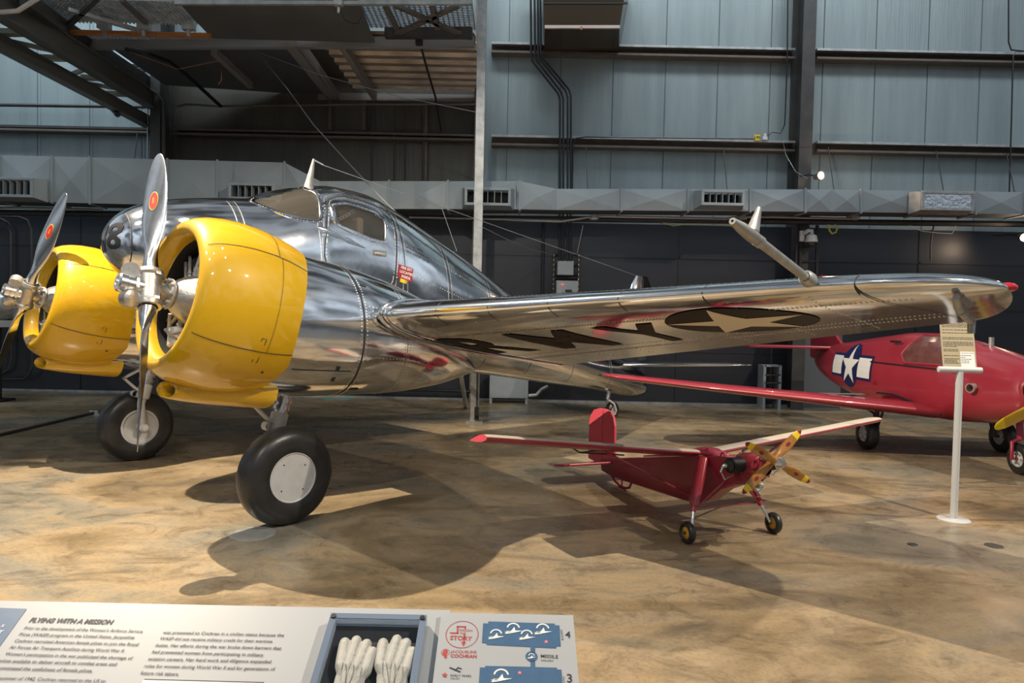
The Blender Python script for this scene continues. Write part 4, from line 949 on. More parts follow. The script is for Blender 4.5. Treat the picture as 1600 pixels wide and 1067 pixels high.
# nacelles, cowls, engines, propellers -------------------------------------
AL = R_(12); HS, HZ, NT = -.99, 1.755, 1.588
def nac(side):
    """matrix of a nacelle: x along the thrust line aft from the hub, y starboard, z up"""
    return Matrix.Translation(P3(HS, side*NT, HZ)) @ Matrix.Rotation(AL, 4, 'Y')
NTOP = [(-.35, 2.08), (0, 2.07), (.30, 2.03), (.6, 1.97), (1.0, 1.86), (1.4, 1.70), (1.8, 1.40), (2.0, 1.14)]
NBOT = [(-.35, 1.02), (0, .985), (.3, .97), (.9, .955), (1.4, .985), (1.8, 1.05), (2.0, 1.095)]
NWID = [(-.35, .50), (0, .525), (.4, .53), (.9, .48), (1.3, .38), (1.7, .20), (2.0, .02)]
def nacelle(side):
    def ring(s, n=72):
        zt, zb, w_ = interp(NTOP, s), interp(NBOT, s), interp(NWID, s); zc = zb+(zt-zb)*.5; out = []
        for k in range(n):
            a = 2*PI*k/n; ca, sa = math.cos(a), math.sin(a); e = 2/2.15
            out.append(P3(s, side*(NT+w_*math.copysign(abs(ca)**e, ca)), zc+(zt-zc)*math.copysign(abs(sa)**e, sa)))
        return out
    mb = MB(); ss = [-.33+.06*k for k in range(40)]; ss = [x for x in ss if x < 1.99]+[2.0]
    mb.loft([ring(x) for x in ss])
    def npos(s, a, off=0.0):
        zt, zb, w_ = interp(NTOP, s), interp(NBOT, s), interp(NWID, s); zc = zb+(zt-zb)*.5; ca, sa = math.cos(a), math.sin(a); e = 2/2.15
        p = P3(s, side*(NT+w_*math.copysign(abs(ca)**e, ca)), zc+(zt-zc)*math.copysign(abs(sa)**e, sa)); n_ = (p-P3(s, side*NT, zc)).normalized(); return p+n_*off, n_
    def nl(pts, wd=.006, mt=1, off=.003):
        V = []
        for i, (s, a) in enumerate(pts):
            s2, a2 = pts[min(i+1, len(pts)-1)]; s1, a1 = pts[max(i-1, 0)]; t_ = Vector((s2-s1, (a2-a1)*.5)).normalized(); n2 = Vector((-t_.y, t_.x))*wd/2
            V += [npos(s+n2.x, a+n2.y/.5, off)[0], npos(s-n2.x, a-n2.y/.5, off)[0]]
        mb.add(V, [(2*i, 2*i+1, 2*i+3, 2*i+2) for i in range(len(pts)-1)], mt)
    A_ = [-PI/2+PI*k/40 for k in range(41)]
    for s in (.34, .78):
        nl([(s, a) for a in A_], .012 if s < .5 else .006, 1 if s < .5 else 2)
        for a in [-PI/2+PI*k/70 for k in range(71)]:
            for ds in (-.025, .025): p, n_ = npos(s+ds, a); rivet(mb, p, n_, .006)
    nl([(-.2+.06*k, -.60) for k in range(9)], .006)
    for a in (.35, -.35, -.85):
        for k in range(34): p, n_ = npos(.40+k*.035, a); rivet(mb, p, n_, .006)
    if side > 0:                                 # latch slot and little dark openings
        for (s, a, ls, la) in ((.16, -.66, .016, .14), (.41, -1.02, .04, .03), (.40, .72, .03, .025)):
            V2 = [(s-ls, a-la), (s+ls, a-la), (s+ls, a+la), (s-ls, a+la)]; mb.add([npos(x, y, .004)[0] for x, y in V2], [(0, 1, 2, 3)], 1)
    o = mb.build('nacelle', [M['alu'], M['line'], M['rivet']], plane, 50)
    return o
def cowl(side):
    Mx = nac(side); n = 96
    prof = [(.225, .405), (.19, .408), (.145, .425), (.115, .455), (.112, .485), (.13, .515), (.17, .545), (.23, .572), (.32, .595), (.44, .610), (.56, .610), (.68, .595), (.77, .575), (.84, .555), (.845, .540), (.80, .535)]
    def pos(i_u, r, th, off=0.0):
        k = max(0, (i_u-.5)/.34); u = i_u+k*(.10*math.cos(th)**2-.03); return Mx @ Vector((u, -side*(r+off)*math.sin(th), (r+off)*math.cos(th)))
    rings = [[pos(u, r, 2*PI*k/n) for k in range(n)] for u, r in prof]; mb = MB(); mb.loft(rings, caps=False)
    def rad(u):
        pr = [(a, b) for a, b in prof[5:14]]; return interp(pr, u)
    def ln(pts, wd=.006):
        V = []
        for i, (u, th) in enumerate(pts):
            u2, t2 = pts[min(i+1, len(pts)-1)]; u1, t1 = pts[max(i-1, 0)]; d = Vector((u2-u1, (t2-t1)*.6)).normalized(); q = Vector((-d.y, d.x))*wd/2
            V += [pos(u+q.x, rad(u), th+q.y/.6, .003), pos(u-q.x, rad(u), th-q.y/.6, .003)]
        mb.add(V, [(2*i, 2*i+1, 2*i+3, 2*i+2) for i in range(len(pts)-1)], 1)
    us = [.14+.7*k/24 for k in range(25)]
    for th in (R_(52), R_(118), R_(-52), R_(-118)): ln([(u, th) for u in us])
    ln([(.60, R_(-52+104*k/30)) for k in range(31)], .004); ln([(.62, R_(52+66*k/30)) for k in range(31)], .003)
    for sg in (1, -1):                           # latch outline
        for p_ in ([(.55, 1.9), (.585, 1.9), (.585, 2.2), (.55, 2.2), (.55, 1.9)],): ln([(u, sg*th) for u, th in p_], .005)
        V = [pos(.66+.01*math.cos(a), rad(.66), sg*(2.33+.017*math.sin(a)), .003) for a in [k*PI/5 for k in range(10)]]; mb.add(V, [tuple(range(10))], 1)
    o = mb.build('engine_cowl', [M['yellow'], M['line']], plane, 50); o['label'] = 'yellow engine cowl, port side' if side > 0 else 'yellow engine cowl, starboard side'
    mb = MB(); mb.loft([[Mx @ Vector((u, -r*math.sin(a), r*math.cos(a))) for a in [j*2*PI/48 for j in range(48)]] for u, r in ((.222, .404), (.30, .42), (.47, .45))], caps=False); mb.build('inner_wall', M['dark'], o, 60)
    # intake scoop below
    rings = []; hole = []
    for u, rc, hh, hw in ((.245, .634, .044, .066), (.25, .632, .054, .076), (.275, .627, .064, .094), (.34, .612, .082, .11), (.46, .594, .100, .14), (.62, .572, .115, .19), (.80, .550, .125, .25), (.90, .538, .128, .28), (.905, .53, .11, .27)):
        rings.append([Mx @ Vector((u-max(0, .5-u)*.14*math.cos(a), hw*math.copysign(abs(math.cos(a))**.8, math.cos(a)), -rc+hh*math.copysign(abs(math.sin(a))**.8, math.sin(a)))) for a in [j*2*PI/32 for j in range(32)]])
    mb = MB(); mb.loft(rings, caps=False); 
    inn = [[Mx @ Vector((u-max(0, .5-u)*.14*math.cos(a), hw*math.cos(a), -.634+hh*math.sin(a))) for a in [j*2*PI/32 for j in range(32)]] for u, hh, hw in ((.245, .044, .066), (.262, .036, .056), (.36, .030, .05))]
    mb.loft(inn, caps=False); mb.build('intake_scoop', M['yellow'], o, 50)
    mb = MB(); mb.lathe([(0, .001), (0, .035)], Mx @ Vector((.30, 0, -.632)), Mx.to_3x3() @ Vector((1, 0, 0)), 20); mb.build('scoop_screen', mat('olive_screen', (.12, .10, .02), .6), o)
    return o
def engine(side):
    Mx = nac(side); t = bpy.data.objects.new('radial_engine', None); COL.objects.link(t); t.parent = plane; t.matrix_local = Mx; t['label'] = 'radial engine inside the cowl'
    mb = MB(); mb.lathe([(.10, .05), (.11, .09), (.135, .10), (.15, .095), (.17, .115), (.27, .175), (.30, .19), (.42, .20)], n=36); mb.build('crankcase', M['cast'], t)
    mb = MB(); mb.lathe([(.115, .105), (.128, .105)], n=36)
    for k in range(10): a = 2*PI*k/10; mb.lathe([(.09, .009), (.118, .009)], (0, .096*math.cos(a), .096*math.sin(a)), (1, 0, 0), 8)
    mb.build('bolt_flange', M['white_grey'], t)
    mb = MB(); mb.lathe([(.46, .001), (.46, .44)], n=40); mb.build('baffle', M['dark'], t)
    for k in range(9):
        a = 2*PI*k/9+.2; d = Vector((0, math.cos(a), math.sin(a))); mb = MB(); pr = []
        for j in range(9): x = .18+.018*j; pr += [(x, .062), (x+.006, .075), (x+.012, .075), (x+.018, .062)]
        pr += [(.36, .07), (.40, .05), (.405, .001)]; mb.lathe(pr, (.36, 0, 0), d, 16); mb.build('cylinder_barrel', M['steel_dark'], t)
        mb = MB(); sd = Vector((0, -d.z, d.y))
        for q in (-.035, .035): mb.tube([Vector((.27, 0, 0))+d*.16+sd*q*.8, Vector((.29, 0, 0))+d*.38+sd*q], .013, 8); mb.tube([Vector((.275, 0, 0))+d*.20+sd*q*.85, Vector((.278, 0, 0))+d*.225+sd*q*.86], .019, 8)
        mb.build('pushrod_tube', M['alu_dull'], t)
    mb = MB(); mb.tube([(.20, .10, -.12), (.24, .16, -.24), (.30, .14, -.30), (.34, .12, -.36)], .012, 8); mb.tube([(.15, -.02, -.24), (.16, -.10, -.27), (.22, -.20, -.22), (.30, -.22, -.12)], .011, 8); mb.tube([(.16, -.04, -.26), (.26, -.16, -.30)], .009, 8); mb.build('ignition_lead', M['alu_dull'], t)
    mb = MB(); mb.prism([(-.05, -.08), (.05, -.03), (.06, .06), (-.01, .09)], (.24, -.17, -.28), (0, 1, 0), (.3, 0, 1), .006); mb.lathe([(0, .05), (.12, .05), (.13, .03)], (.22, -.02, -.22), (0, -.3, -1), 16); mb.build('magneto_plate', M['white_grey'], t)
BL = [(.10, .052, .052), (.16, .052, .05), (.24, .072, .046), (.34, .112, .040), (.46, .16, .034), (.60, .192, .028), (.74, .196, .022), (.88, .178, .018), (.98, .145, .014), (1.05, .10, .010), (1.085, .055, .006), (1.095, .018, .003)]
def blade_sec(r):
    ch = interp([(a, b*1.0) for a, b, c in BL], r); th = interp([(a, c) for a, b, c in BL], r); be = R_(interp([(.1, 46), (.4, 38), (.75, 25), (1.08, 18)], r)); rd = max(0, min(1, (.30-r)/.14)); return ch, th, be, rd
def blade_pt(r, c, front):
    """c 0 leading .. 1 trailing; x aft, y tangential, z radial"""
    ch, th, be, rd = blade_sec(r); ch2 = max(ch, .09 if r < .3 else 0) if False else ch
    x = (c-.5)*ch2; y = th*(.5 if not front else 1.0)*math.sqrt(max(0, 1-(2*c-1)**2))*(.55 if rd == 0 else .55+.45*rd)
    if rd > 0: y = (y*(1-rd)+rd*.052*math.sqrt(max(0, 1-(2*c-1)**2))); x = (c-.5)*(ch2*(1-rd)+.104*rd)
    y = -y if front else y*(.35 if rd == 0 else .35+.65*rd)
    # chord tangential +y at leading edge
    return Vector((y*math.cos(be)+x*math.sin(be), -(x*math.cos(be)-y*math.sin(be)), r))
def propeller(side, phi):
    Mx = nac(side); pr = bpy.data.objects.new('propeller', None); COL.objects.link(pr); pr.parent = plane
    pr.matrix_local = Mx @ Matrix.Rotation(phi, 4, 'X'); pr['label'] = 'port propeller' if side > 0 else 'starboard propeller'
    mb = MB(); mb.lathe([(-.13, .062), (-.13, .082), (-.10, .088), (-.085, .074), (.085, .074), (.10, .088), (.13, .082), (.13, .062)], (0, 0, 0), (0, 0, 1), 28)
    mb.lathe([(.0, .06), (.11, .05)], (0, 0, 0), (1, 0, 0), 20); mb.bar((.02, -.09, .09), (.02, .09, .09), .03, .02); mb.bar((.02, -.09, -.09), (.02, .09, -.09), .03, .02); mb.build('hub_barrel', M['cast'], pr)
    mb = MB(); mb.lathe([(-.05, .058), (-.14, .056), (-.145, .062), (-.185, .062), (-.195, .052), (-.195, .034), (-.175, .03), (-.175, .001)], (0, 0, 0), (1, 0, 0), 28); mb.build('dome', M['steel'], pr)
    mb = MB(); mb.lathe([(-.08, .07), (-.10, .066)], (0, 0, 0), (1, 0, 0), 6); mb.build('dome_nut', M['steel'], pr)
    for sg in (1, -1):
        mb = MB(); c = Vector((-.115, sg*.01, sg*.105)); mb.lathe([(-.035, .001), (-.035, .055), (.03, .058), (.04, .04), (.04, .001)], c, Vector((.25, sg*.9, sg*.35)), 20); mb.tube([c, (-.04, 0, sg*.06)], .03, 10); mb.build('counterweight', M['cast'], pr)
    rs = [.09, .12, .16, .2, .25, .3, .36, .42, .5, .58, .66, .74, .82, .9, .96, 1.0, 1.04, 1.065, 1.085, 1.095]; cc = [(1-math.cos(PI*k/12))/2 for k in range(13)]
    for sg in (1, -1):
        mb = MB(); n = 24; R2 = Matrix.Rotation(0 if sg > 0 else PI, 4, 'X')
        rings = [[R2 @ blade_pt(r, c, True) for c in cc]+[R2 @ blade_pt(r, c, False) for c in reversed(cc[1:-1])] for r in rs]
        mb.loft(rings); m = len(rs)
        for i in range(m-1):
            for k in range(n):
                if k >= 12 and rs[i] > .40: mb.mi[i*n+k] = 1
        b = mb.build('blade', [M['alu_prop'], M['prop_black']], pr, 60)
        V2 = [(.685+.07*math.cos(a), .5+.17*math.sin(a)) for a in [k*2*PI/28 for k in range(28)]]
        def bl(x, y, off): 
            p = blade_pt(x, y, True); q = blade_pt(x, y, False); d = (p-q).normalized(); return R2 @ (p+d*off)
        for sc, mt, off in ((1.10, 'tag_yellow', .002), (1.0, 'sticker_red', .0035)):
            W2 = [(.685+(x-.685)*sc, .5+(y-.5)*sc) for x, y in V2]; mb = MB(); conform(mb, W2, [tuple(range(28))], lambda x, y: bl(x, y, off), .03); mb.build('blade_emblem', M[mt], b, 0)
        mb = MB()
        for q in (-.02, .02): conform(mb, *poly((.66, .5+q*1.2-.008), (.71, .5+q*1.2-.008), (.71, .5+q*1.2+.008), (.66, .5+q*1.2+.008)), lambda x, y: bl(x, y, .005), .03)
        mb.build('emblem_letters', M['tag_yellow'], b, 0)
for sd in (1, -1): nacelle(sd); cowl(sd); engine(sd)
propeller(1, R_(-23)); propeller(-1, R_(27))

# landing gear --------------------------------------------------------------
def main_gear(side):
    g = bpy.data.objects.new('main_gear', None); COL.objects.link(g); g.parent = plane; g.location = P3(0, side*1.594, 0); g['label'] = 'main landing gear under the port nacelle' if side > 0 else 'main landing gear under the starboard nacelle'
    R, hw = .378, .125; ax = Vector((0, -side, 0)); c = Vector((0, 0, R-.006))
    pf = []
    for k in range(25):
        a = PI*(k/24); pf.append((hw*math.cos(a)*1.02, R-.155+.155*max(0, math.sin(a))**.62))
    mb = MB(); mb.lathe([(pf[0][0]*.9, .19)]+pf+[(pf[-1][0]*.9, .19)], c, ax, 64)
    for r in (.335, .345): mb.lathe([(hw*.62, r+.012), (hw*.62+.006, r+.006), (hw*.60, r)], c, ax, 64, 0)
    mb.build('tire', [M['rubber']], g, 60)
    mb = MB(); mb.lathe([(.05, .205), (.085, .213), (.112, .205), (.116, .186), (.109, .178), (.109, .001)] if side > 0 else [(-.05, .205), (-.085, .213), (-.112, .205), (-.116, .17), (-.10, .155), (-.10, .10), (-.085, .075), (-.085, .001)], c, ax, 48)
    mb.build('wheel_disc' if side > 0 else 'wheel_rim', M['white_grey'], g, 40)
    mb = MB(); mb.lathe([(-.05, .205), (-.09, .213), (-.112, .205), (-.116, .17), (-.09, .15), (-.09, .001)] if side > 0 else [(.05, .205), (.085, .213), (.112, .205), (.116, .186), (.109, .178), (.109, .001)], c, ax, 48); mb.build('wheel_rim' if side > 0 else 'wheel_disc', M['white_grey'], g, 40)
    if side > 0:
        mb = MB()
        for a in (.7, 2.2, 3.9, 5.4): mb.lathe([(.109, .007), (.1095, .006), (.1095, .001)], c+Vector((.13*math.cos(a), 0, .13*math.sin(a))), ax, 10)
        mb.build('disc_screw', M['line'], g)
    ib = side*.17                                # inboard is +y*side
    mb = MB(); top = Vector((.10, ib, 1.05)); low = Vector((.02, ib, .76)); d = (top-low).normalized()
    mb.tube([low+d*.02, top], .05, 18); mb.lathe([(.10, .066), (.135, .066)], low, d, 20); mb.lathe([(.16, .066), (.195, .066)], low, d, 20); mb.build('oleo_strut', M['steel'], g)
    mb = MB(); mb.lathe([(-.08, .05), (-.07, .068), (.07, .068), (.08, .06)], low, d, 20); mb.lathe([(-.03, .035), (.05, .035)], low+Vector((-.09, 0, -.02)), (0, -side, 0), 14); mb.build('fork_head', M['white_grey'], g)
    mb = MB(); mb.tube([low-d*.05, low+Vector((-.03, 0, -.14)), Vector((0, ib, R+.06)), Vector((0, ib-side*.0, R))], [.045, .04, .038, .04], 14); mb.lathe([(-.06, .045), (.06, .045), (.06, .03), (.075, .03), (.075, .001)], Vector((0, ib, R)), (0, side, 0), 18); mb.tube([Vector((0, ib, R)), Vector((0, 0, R))], .03, 12); mb.build('axle_arm', M['white_grey'], g)
    apex = low+Vector((-.20, 0, .15))
    for p in (low+Vector((-.04, 0, .24)), low+Vector((-.05, 0, .0))):
        mb = MB()
        for q in (-.03, .03): mb.tube([p+Vector((0, q, 0)), apex+Vector((0, q*.4, 0))], .012, 8)
        mb.tube([apex+Vector((0, -.025, 0)), apex+Vector((0, .025, 0))], .014, 8); mb.build('torque_link', M['white_grey'], g)
main_gear(1); main_gear(-1)
tw = bpy.data.objects.new('tail_wheel', None); COL.objects.link(tw); tw.parent = plane; tw.location = P3(6.62, 0, 0)
mb = MB(); mb.tube([(.02, 0, .50), (-.02, 0, .34)], .035, 12); mb.build('oleo', M['steel'], tw)
mb = MB(); mb.tube([(-.02, 0, .34), (.06, .075, .27), (.12, .08, .15), (.12, .05, .15)], .018, 10); mb.tube([(-.02, 0, .34), (.06, -.075, .27), (.12, -.08, .15), (.12, -.05, .15)], .018, 10); mb.build('fork', M['white_grey'], tw)
mb = MB(); mb.lathe([(-.045, .08), (-.055, .12), (-.03, .148), (.03, .148), (.055, .12), (.045, .08)], (.12, 0, .146), (0, 1, 0), 32); mb.build('tire', M['rubber'], tw)
mb = MB(); mb.lathe([(-.04, .001), (-.04, .08), (.04, .08), (.04, .001)], (.12, 0, .146), (0, 1, 0), 24); mb.build('wheel_rim', M['white_grey'], tw)
# tail surfaces
def surf(name, secs, vertical=False):
    """secs: (offset, le s, te s, base z, thickness)"""
    mb = MB(); rings = []; cs = [0, .02, .06, .14, .28, .45, .65, .85, 1.0]
    for q, a, b, z, th in secs:
        r = [(a+(b-a)*c, th*math.sqrt(c)*(1-c)*2.4) for c in reversed(cs)]; r2 = [(a+(b-a)*c, -th*math.sqrt(c)*(1-c)*2.4) for c in cs[1:-1]]
        rings.append([(P3(x, y, z+q) if vertical else P3(x, q, z+y)) for x, y in r+r2])
    mb.loft(rings); return mb.build(name, M['alu'], plane, 50)
for sg in (1, -1): surf('tailplane', [(sg*.05, 6.75, 7.75, .90, .05), (sg*1.0, 6.88, 7.72, .955, .045), (sg*1.7, 7.02, 7.66, .99, .035), (sg*1.95, 7.14, 7.56, 1.0, .02), (sg*2.04, 7.28, 7.45, 1.0, .006)])
surf('tail_fin', [(0, 6.2, 7.75, .95, .06), (.45, 6.75, 7.85, .95, .055), (.95, 7.06, 7.90, .95, .045), (1.30, 7.22, 7.84, .95, .03), (1.46, 7.36, 7.72, .95, .012)], True)
# the black jack the starboard wheel is held by
jk = thing('wheel_jack', 'small black jack standing under the hub of the far main wheel', 'jack', on_floor(217, 714)); 
mb = MB(); mb.box((0, 0, .008), (.26, .2, .016)); mb.box((.02, 0, .02), (.14, .1, .02)); mb.build('base_plate', M['black'], jk, 0)
mb = MB(); mb.lathe([(0, .035), (.13, .035), (.135, .045), (.16, .045), (.16, .022), (.27, .022)], (0, 0, .01), (0, 0, 1), 20); mb.build('ram', M['black'], jk)

# ================================================================== SMALL RED TARGET DRONE
OQ = thing('target_drone', 'small red and cream target drone on two wheels beneath the silver wing', 'drone', (1.6789, 5.0822, 0), math.atan2(.9307, -.3658))
def oq_body():
    secs = [(-.10, .085, .63, .07, .43), (.06, .10, .615, .085, .36), (.22, .115, .585, .075, .235), (.36, .115, .555, .055, .17), (.55, .112, .515, .05, .15), (1.0, .10, .42, .045, .12), (1.5, .075, .315, .035, .09), (1.8, .05, .25, .025, .08), (1.98, .03, .21, .018, .09)]
    mb = MB(); rings = []
    for s, wt, zt, wb, zb in secs: rings.append([(s, wt, zt), (s, wt*1.0, zt-.02), (s, wb, zb+.015), (s, wb*.7, zb), (s, -wb*.7, zb), (s, -wb, zb+.015), (s, -wt, zt-.02), (s, -wt, zt)])
    mb.loft(rings); b = mb.build('fuselage', M['red_deep'], OQ, 25)
    mb = MB()
    for k in range(9):
        for sg in (-1, 1): rivet(mb, Vector((.24, sg*(.116-.006*k), .58-.045*k)), (0, sg, 0), .006, 0)
    mb.bar((.30, 0, .58), (1.1, 0, .412), .17, .012); mb.build('top_deck', M['red_deep'], b, 0)
    mb = MB(); rings = []
    for k in range(9):
        u = k/8; h = .05*math.sin(PI*u)**.7+.002; rings.append([(.10+.42*u, .075*math.cos(a), .605-.09*u*.5+h*max(0, math.sin(a))) for a in [j*2*PI/14 for j in range(14)]])
    mb.loft(rings); mb.build('hatch_hump', M['red_deep'], b)
    for s in (.02, .20):
        mb = MB(); mb.tube([(s+.025*math.cos(a), .085, .615+.03*math.sin(a)) for a in [PI*j/8 for j in range(9)]], .006, 8); mb.build('lifting_eye', M['red_deep'], b)
oq_body()
def oq_wing(sg):
    mb = MB(); rings = []; cs = [0, .01, .04, .1, .2, .34, .5, .7, .88, 1.0]; n_top = len(cs)
    for t in (.10, .6, 1.1, 1.6, 1.82, 1.86):
        k = (t-.1)/1.76; c0 = .265+.03*k; ch = .40-.02*k; z0 = .595+.19*k; out = []; th = .165 if t < 1.83 else .15
        def a(c, s_): y = 5*th*(.2969*math.sqrt(c)-.126*c-.3516*c*c+.2843*c**3-.1036*c**4); return (c0+ch*c, sg*t, z0-.085*c*ch/.4+s_*y*ch*(1.15 if s_ > 0 else .7))
        rings.append([a(c, 1) for c in reversed(cs)]+[a(c, -1) for c in cs[1:-1]])
    mb.loft(rings); n = len(rings[0])
    for i in range(len(rings)-1):
        for k in range(n):
            if k <= n_top-3: mb.mi[i*n+k] = 1
    mb.mi[-1] = 2; mb.mi[-2] = 2
    w_ = mb.build('wing', [M['red_deep'], M['cream'], M['red_bright']], OQ, 35); w_['label'] = 'cream topped red wing'
    mb = MB(); mb.tube([(.42, sg*.95, .665), (.36, sg*.075, .22)], .009, 8); mb.build('wing_strut', M['red_plane'], w_)
    mb = MB(); mb.tube([(.58, sg*.80, .60), (.66, sg*.95, .57), (.60, sg*1.05, .625)], .006, 6); mb.tube([(.66, sg*.95, .57), (.66, sg*.55, .53)], .006, 6); mb.build('aileron_link', M['steel_dark'], w_)
oq_wing(1); oq_wing(-1)
out = [(1.74, .22), (1.75, .58), (1.78, .66), (1.84, .71), (1.95, .722), (2.08, .715), (2.18, .685), (2.25, .62), (2.28, .54), (2.28, .16), (1.98, .14)]
mb = MB(); mb.prism(out, (0, .012, 0), (1, 0, 0), (0, 0, 1), .024); mb.box((1.985, .013, .46), (.008, .004, .50), 1); mb.box((1.985, -.013, .46), (.008, .004, .50), 1); mb.build('tail_fin', [M['red_bright'], M['red_deep']], OQ, 0, .006)
for sg in (1, -1):
    mb = MB(); mb.prism([(1.72, .03), (1.76, .50), (1.80, .545), (1.90, .56), (2.02, .55), (2.08, .50), (2.10, .03)], (0, 0, .54), (1, 0, -.19), (0, sg, 0), sg*.022); mb.build('tailplane', M['red_plane'], OQ, 0, .006)
mb = MB(); mb.tube([(1.42, 0, .10), (1.46, 0, .035), (1.54, 0, .013), (1.64, 0, .013), (1.74, 0, .04), (1.82, 0, .10)], .012, 8); mb.tube([(1.60, 0, .012), (1.60, 0, .10)], .008, 8); mb.build('tail_skid', M['red_deep'], OQ)
for sg in (1, -1):
    top, mid, ax_ = Vector((.20, sg*.125, .585)), Vector((.07, sg*.30, .255)), Vector((0, sg*.362, .085)); d = (mid-top).normalized(); sd = Vector((0, 0, 1)).cross(d).normalized()
    mb = MB(); rg = []
    for u, a, b in ((0, .045, .024), (.06, .05, .03), (.5, .056, .034), (.94, .05, .03), (1, .03, .02)):
        c = top+(mid-top)*u; f_ = Vector((1, 0, 0)); rg.append([c+f_*a*math.cos(q)+Vector((0, 1, .3)).normalized()*b*math.sin(q) for q in [j*2*PI/16 for j in range(16)]])
    mb.loft(rg); leg = mb.build('gear_leg', M['red_plane'], OQ)
    mb = MB(); mb.tube([mid-d*.02, mid+(ax_-mid)*.25], .02, 10); mb.build('leg_socket', M['red_deep'], leg)
    mb = MB(); mb.tube([mid+(ax_-mid)*.2, ax_+Vector((0, 0, .012)), ax_], .0125, 10); mb.lathe([(-.02, .018), (.03, .018)], ax_, (0, sg, 0), 12); mb.build('steel_strut', M['steel'], leg)
    mb = MB(); mb.tube([(-.02, sg*.06, .47), (.06, sg*.285, .235)], .008, 8); mb.build('brace', M['red_deep'], leg)
    c = Vector((0, sg*.396, .0805)); mb = MB(); mb.lathe([(-.018, .045)]+[(.027*-math.cos(PI*k/12), .054+.0275*math.sin(PI*k/12)**.7) for k in range(13)]+[(.018, .045)], c, (0, 1, 0), 36); wh = mb.build('wheel', M['rubber'], OQ)
    mb = MB(); mb.lathe([(-.022, .001), (-.022, .02), (-.015, .044), (-.012, .05), (.012, .05), (.015, .044), (.022, .02), (.022, .001)], c, (0, 1, 0), 28); mb.build('wheel_hub', M['hub_yellow'], wh)
    mb = MB(); mb.lathe([(-.030, .001), (-.030, .012), (.030, .012), (.030, .001)], c, (0, 1, 0), 12); mb.build('axle_nut', M['steel_dark'], wh)
mb = MB(); mb.tube([(.07, -.285, .23), (.07, .285, .235)], .006, 8); mb.build('spreader_bar', M['red_deep'], OQ)
def oq_engine():
    e_ = bpy.data.objects.new('drone_engine', None); COL.objects.link(e_); e_.parent = OQ; e_.location = (-.22, 0, .59)
    mb = MB(); mb.lathe([(-.13, .04), (-.11, .06), (-.08, .062), (-.07, .09), (-.02, .098), (.03, .098), (.05, .085), (.12, .08)], n=24); mb.box((.02, 0, -.06), (.12, .11, .09))
    for k in range(8): a = k*PI/4; mb.lathe([(-.085, .01), (-.065, .01)], (0, .08*math.cos(a), .08*math.sin(a)), (1, 0, 0), 8)
    mb.build('crankcase', M['red_plane'], e_, 40, .004)
    for sg in (1, -1):
        mb = MB(); pr = [(.08, .048)]
        for j in range(8): x = .09+.013*j; pr += [(x, .044), (x+.003, .056), (x+.008, .056), (x+.010, .044)]
        pr += [(.20, .054), (.215, .04), (.22, .001)]; mb.lathe(pr, (.03, 0, .01), (0, sg, 0), 24); mb.build('cylinder_barrel', M['black'], e_)
        mb = MB(); mb.lathe([(.215, .018), (.235, .018), (.237, .009), (.26, .009), (.262, .001)], (.03, 0, .01), (0, sg, 0), 10); mb.tube([(.03, sg*.25, .01), (.03, sg*.27, -.03), (.05, sg*.22, -.09), (.10, sg*.10, -.07)], .007, 8); mb.build('spark_plug', M['steel'], e_)
    mb = MB(); mb.lathe([(-.09, .022), (-.04, .03), (.0, .03), (.03, .036)], (.02, 0, -.15), (0, 1, 0), 14); mb.box((.02, 0, -.12), (.06, .06, .06)); mb.lathe([(0, .028), (.05, .034), (.05, .02), (.02, .001)], (-.04, .04, -.13), (-1, 0, 0), 14); mb.tube([(.02, -.05, -.17), (.0, -.06, -.21), (.02, -.05, -.23)], .008, 8); mb.build('carburettor', M['alu_dull'], e_, 40, .004)
    mb = MB(); mb.tube([(.06, .06, .1), (.06, .0, .125), (.06, -.05, .105)], .008, 8); mb.tube([(.08, -.12, .05), (.02, -.16, .07)], .01, 8); mb.build('wire_loom', M['black'], e_)
    mb = MB(); mb.lathe([(.12, .075), (.13, .078), (.14, .05)], n=20); mb.build('mount_ring', M['steel_dark'], e_)
oq_engine()
def oq_prop(s, ang, hand, label):
    p = bpy.data.objects.new('drone_propeller', None); COL.objects.link(p); p.parent = OQ; p.location = (s, 0, .66); p.rotation_euler = (ang, 0, 0); p['label'] = label
    for sg in (1, -1):
        mb = MB(); rings = []
        for r, ch, th in ((0, .05, .042), (.04, .05, .042), (.08, .052, .026), (.13, .066, .016), (.19, .066, .012), (.25, .058, .009), (.295, .042, .007), (.318, .022, .005), (.324, .006, .003)):
            be = R_(interp([(0, 30), (.1, 30), (.33, 16)], r))*hand; out = []
            for j in range(16):
                a = 2*PI*j/16; x = math.cos(a)*ch/2; y = math.sin(a)*th/2; out.append((y*math.cos(be)+x*math.sin(be), x*math.cos(be)-y*math.sin(be), sg*r))
            rings.append(out)
        mb.loft(rings)
        for i in range(8):
            for j in range(16): mb.mi[i*16+j] = 0 if i < 5 else (1 if i == 5 else 2)
        b = mb.build('blade', [M['wood'], M['tip_yellow'], M['tip_red']], p, 50)
        mb = MB(); be = R_(20)*hand
        for q in range(1):
            V = [Vector((-.0085, .012*math.cos(a), sg*(.175+.02*math.sin(a)))) for a in [k*PI/10 for k in range(20)]]; R3 = Matrix.Rotation(-be, 3, 'Z'); mb.add([R3 @ v for v in V], [tuple(range(20))])
        mb.build('blade_badge', M['tip_red'], b, 0)
oq_prop(-.395, R_(50), 1, 'rear wooden propeller'); oq_prop(-.455, R_(-62), 1, 'front wooden propeller')
mb = MB(); mb.lathe([(-.51, .001), (-.51, .02), (-.49, .032), (-.47, .038), (-.468, .044), (-.462, .044)], (0, 0, .66), (1, 0, 0), 20)
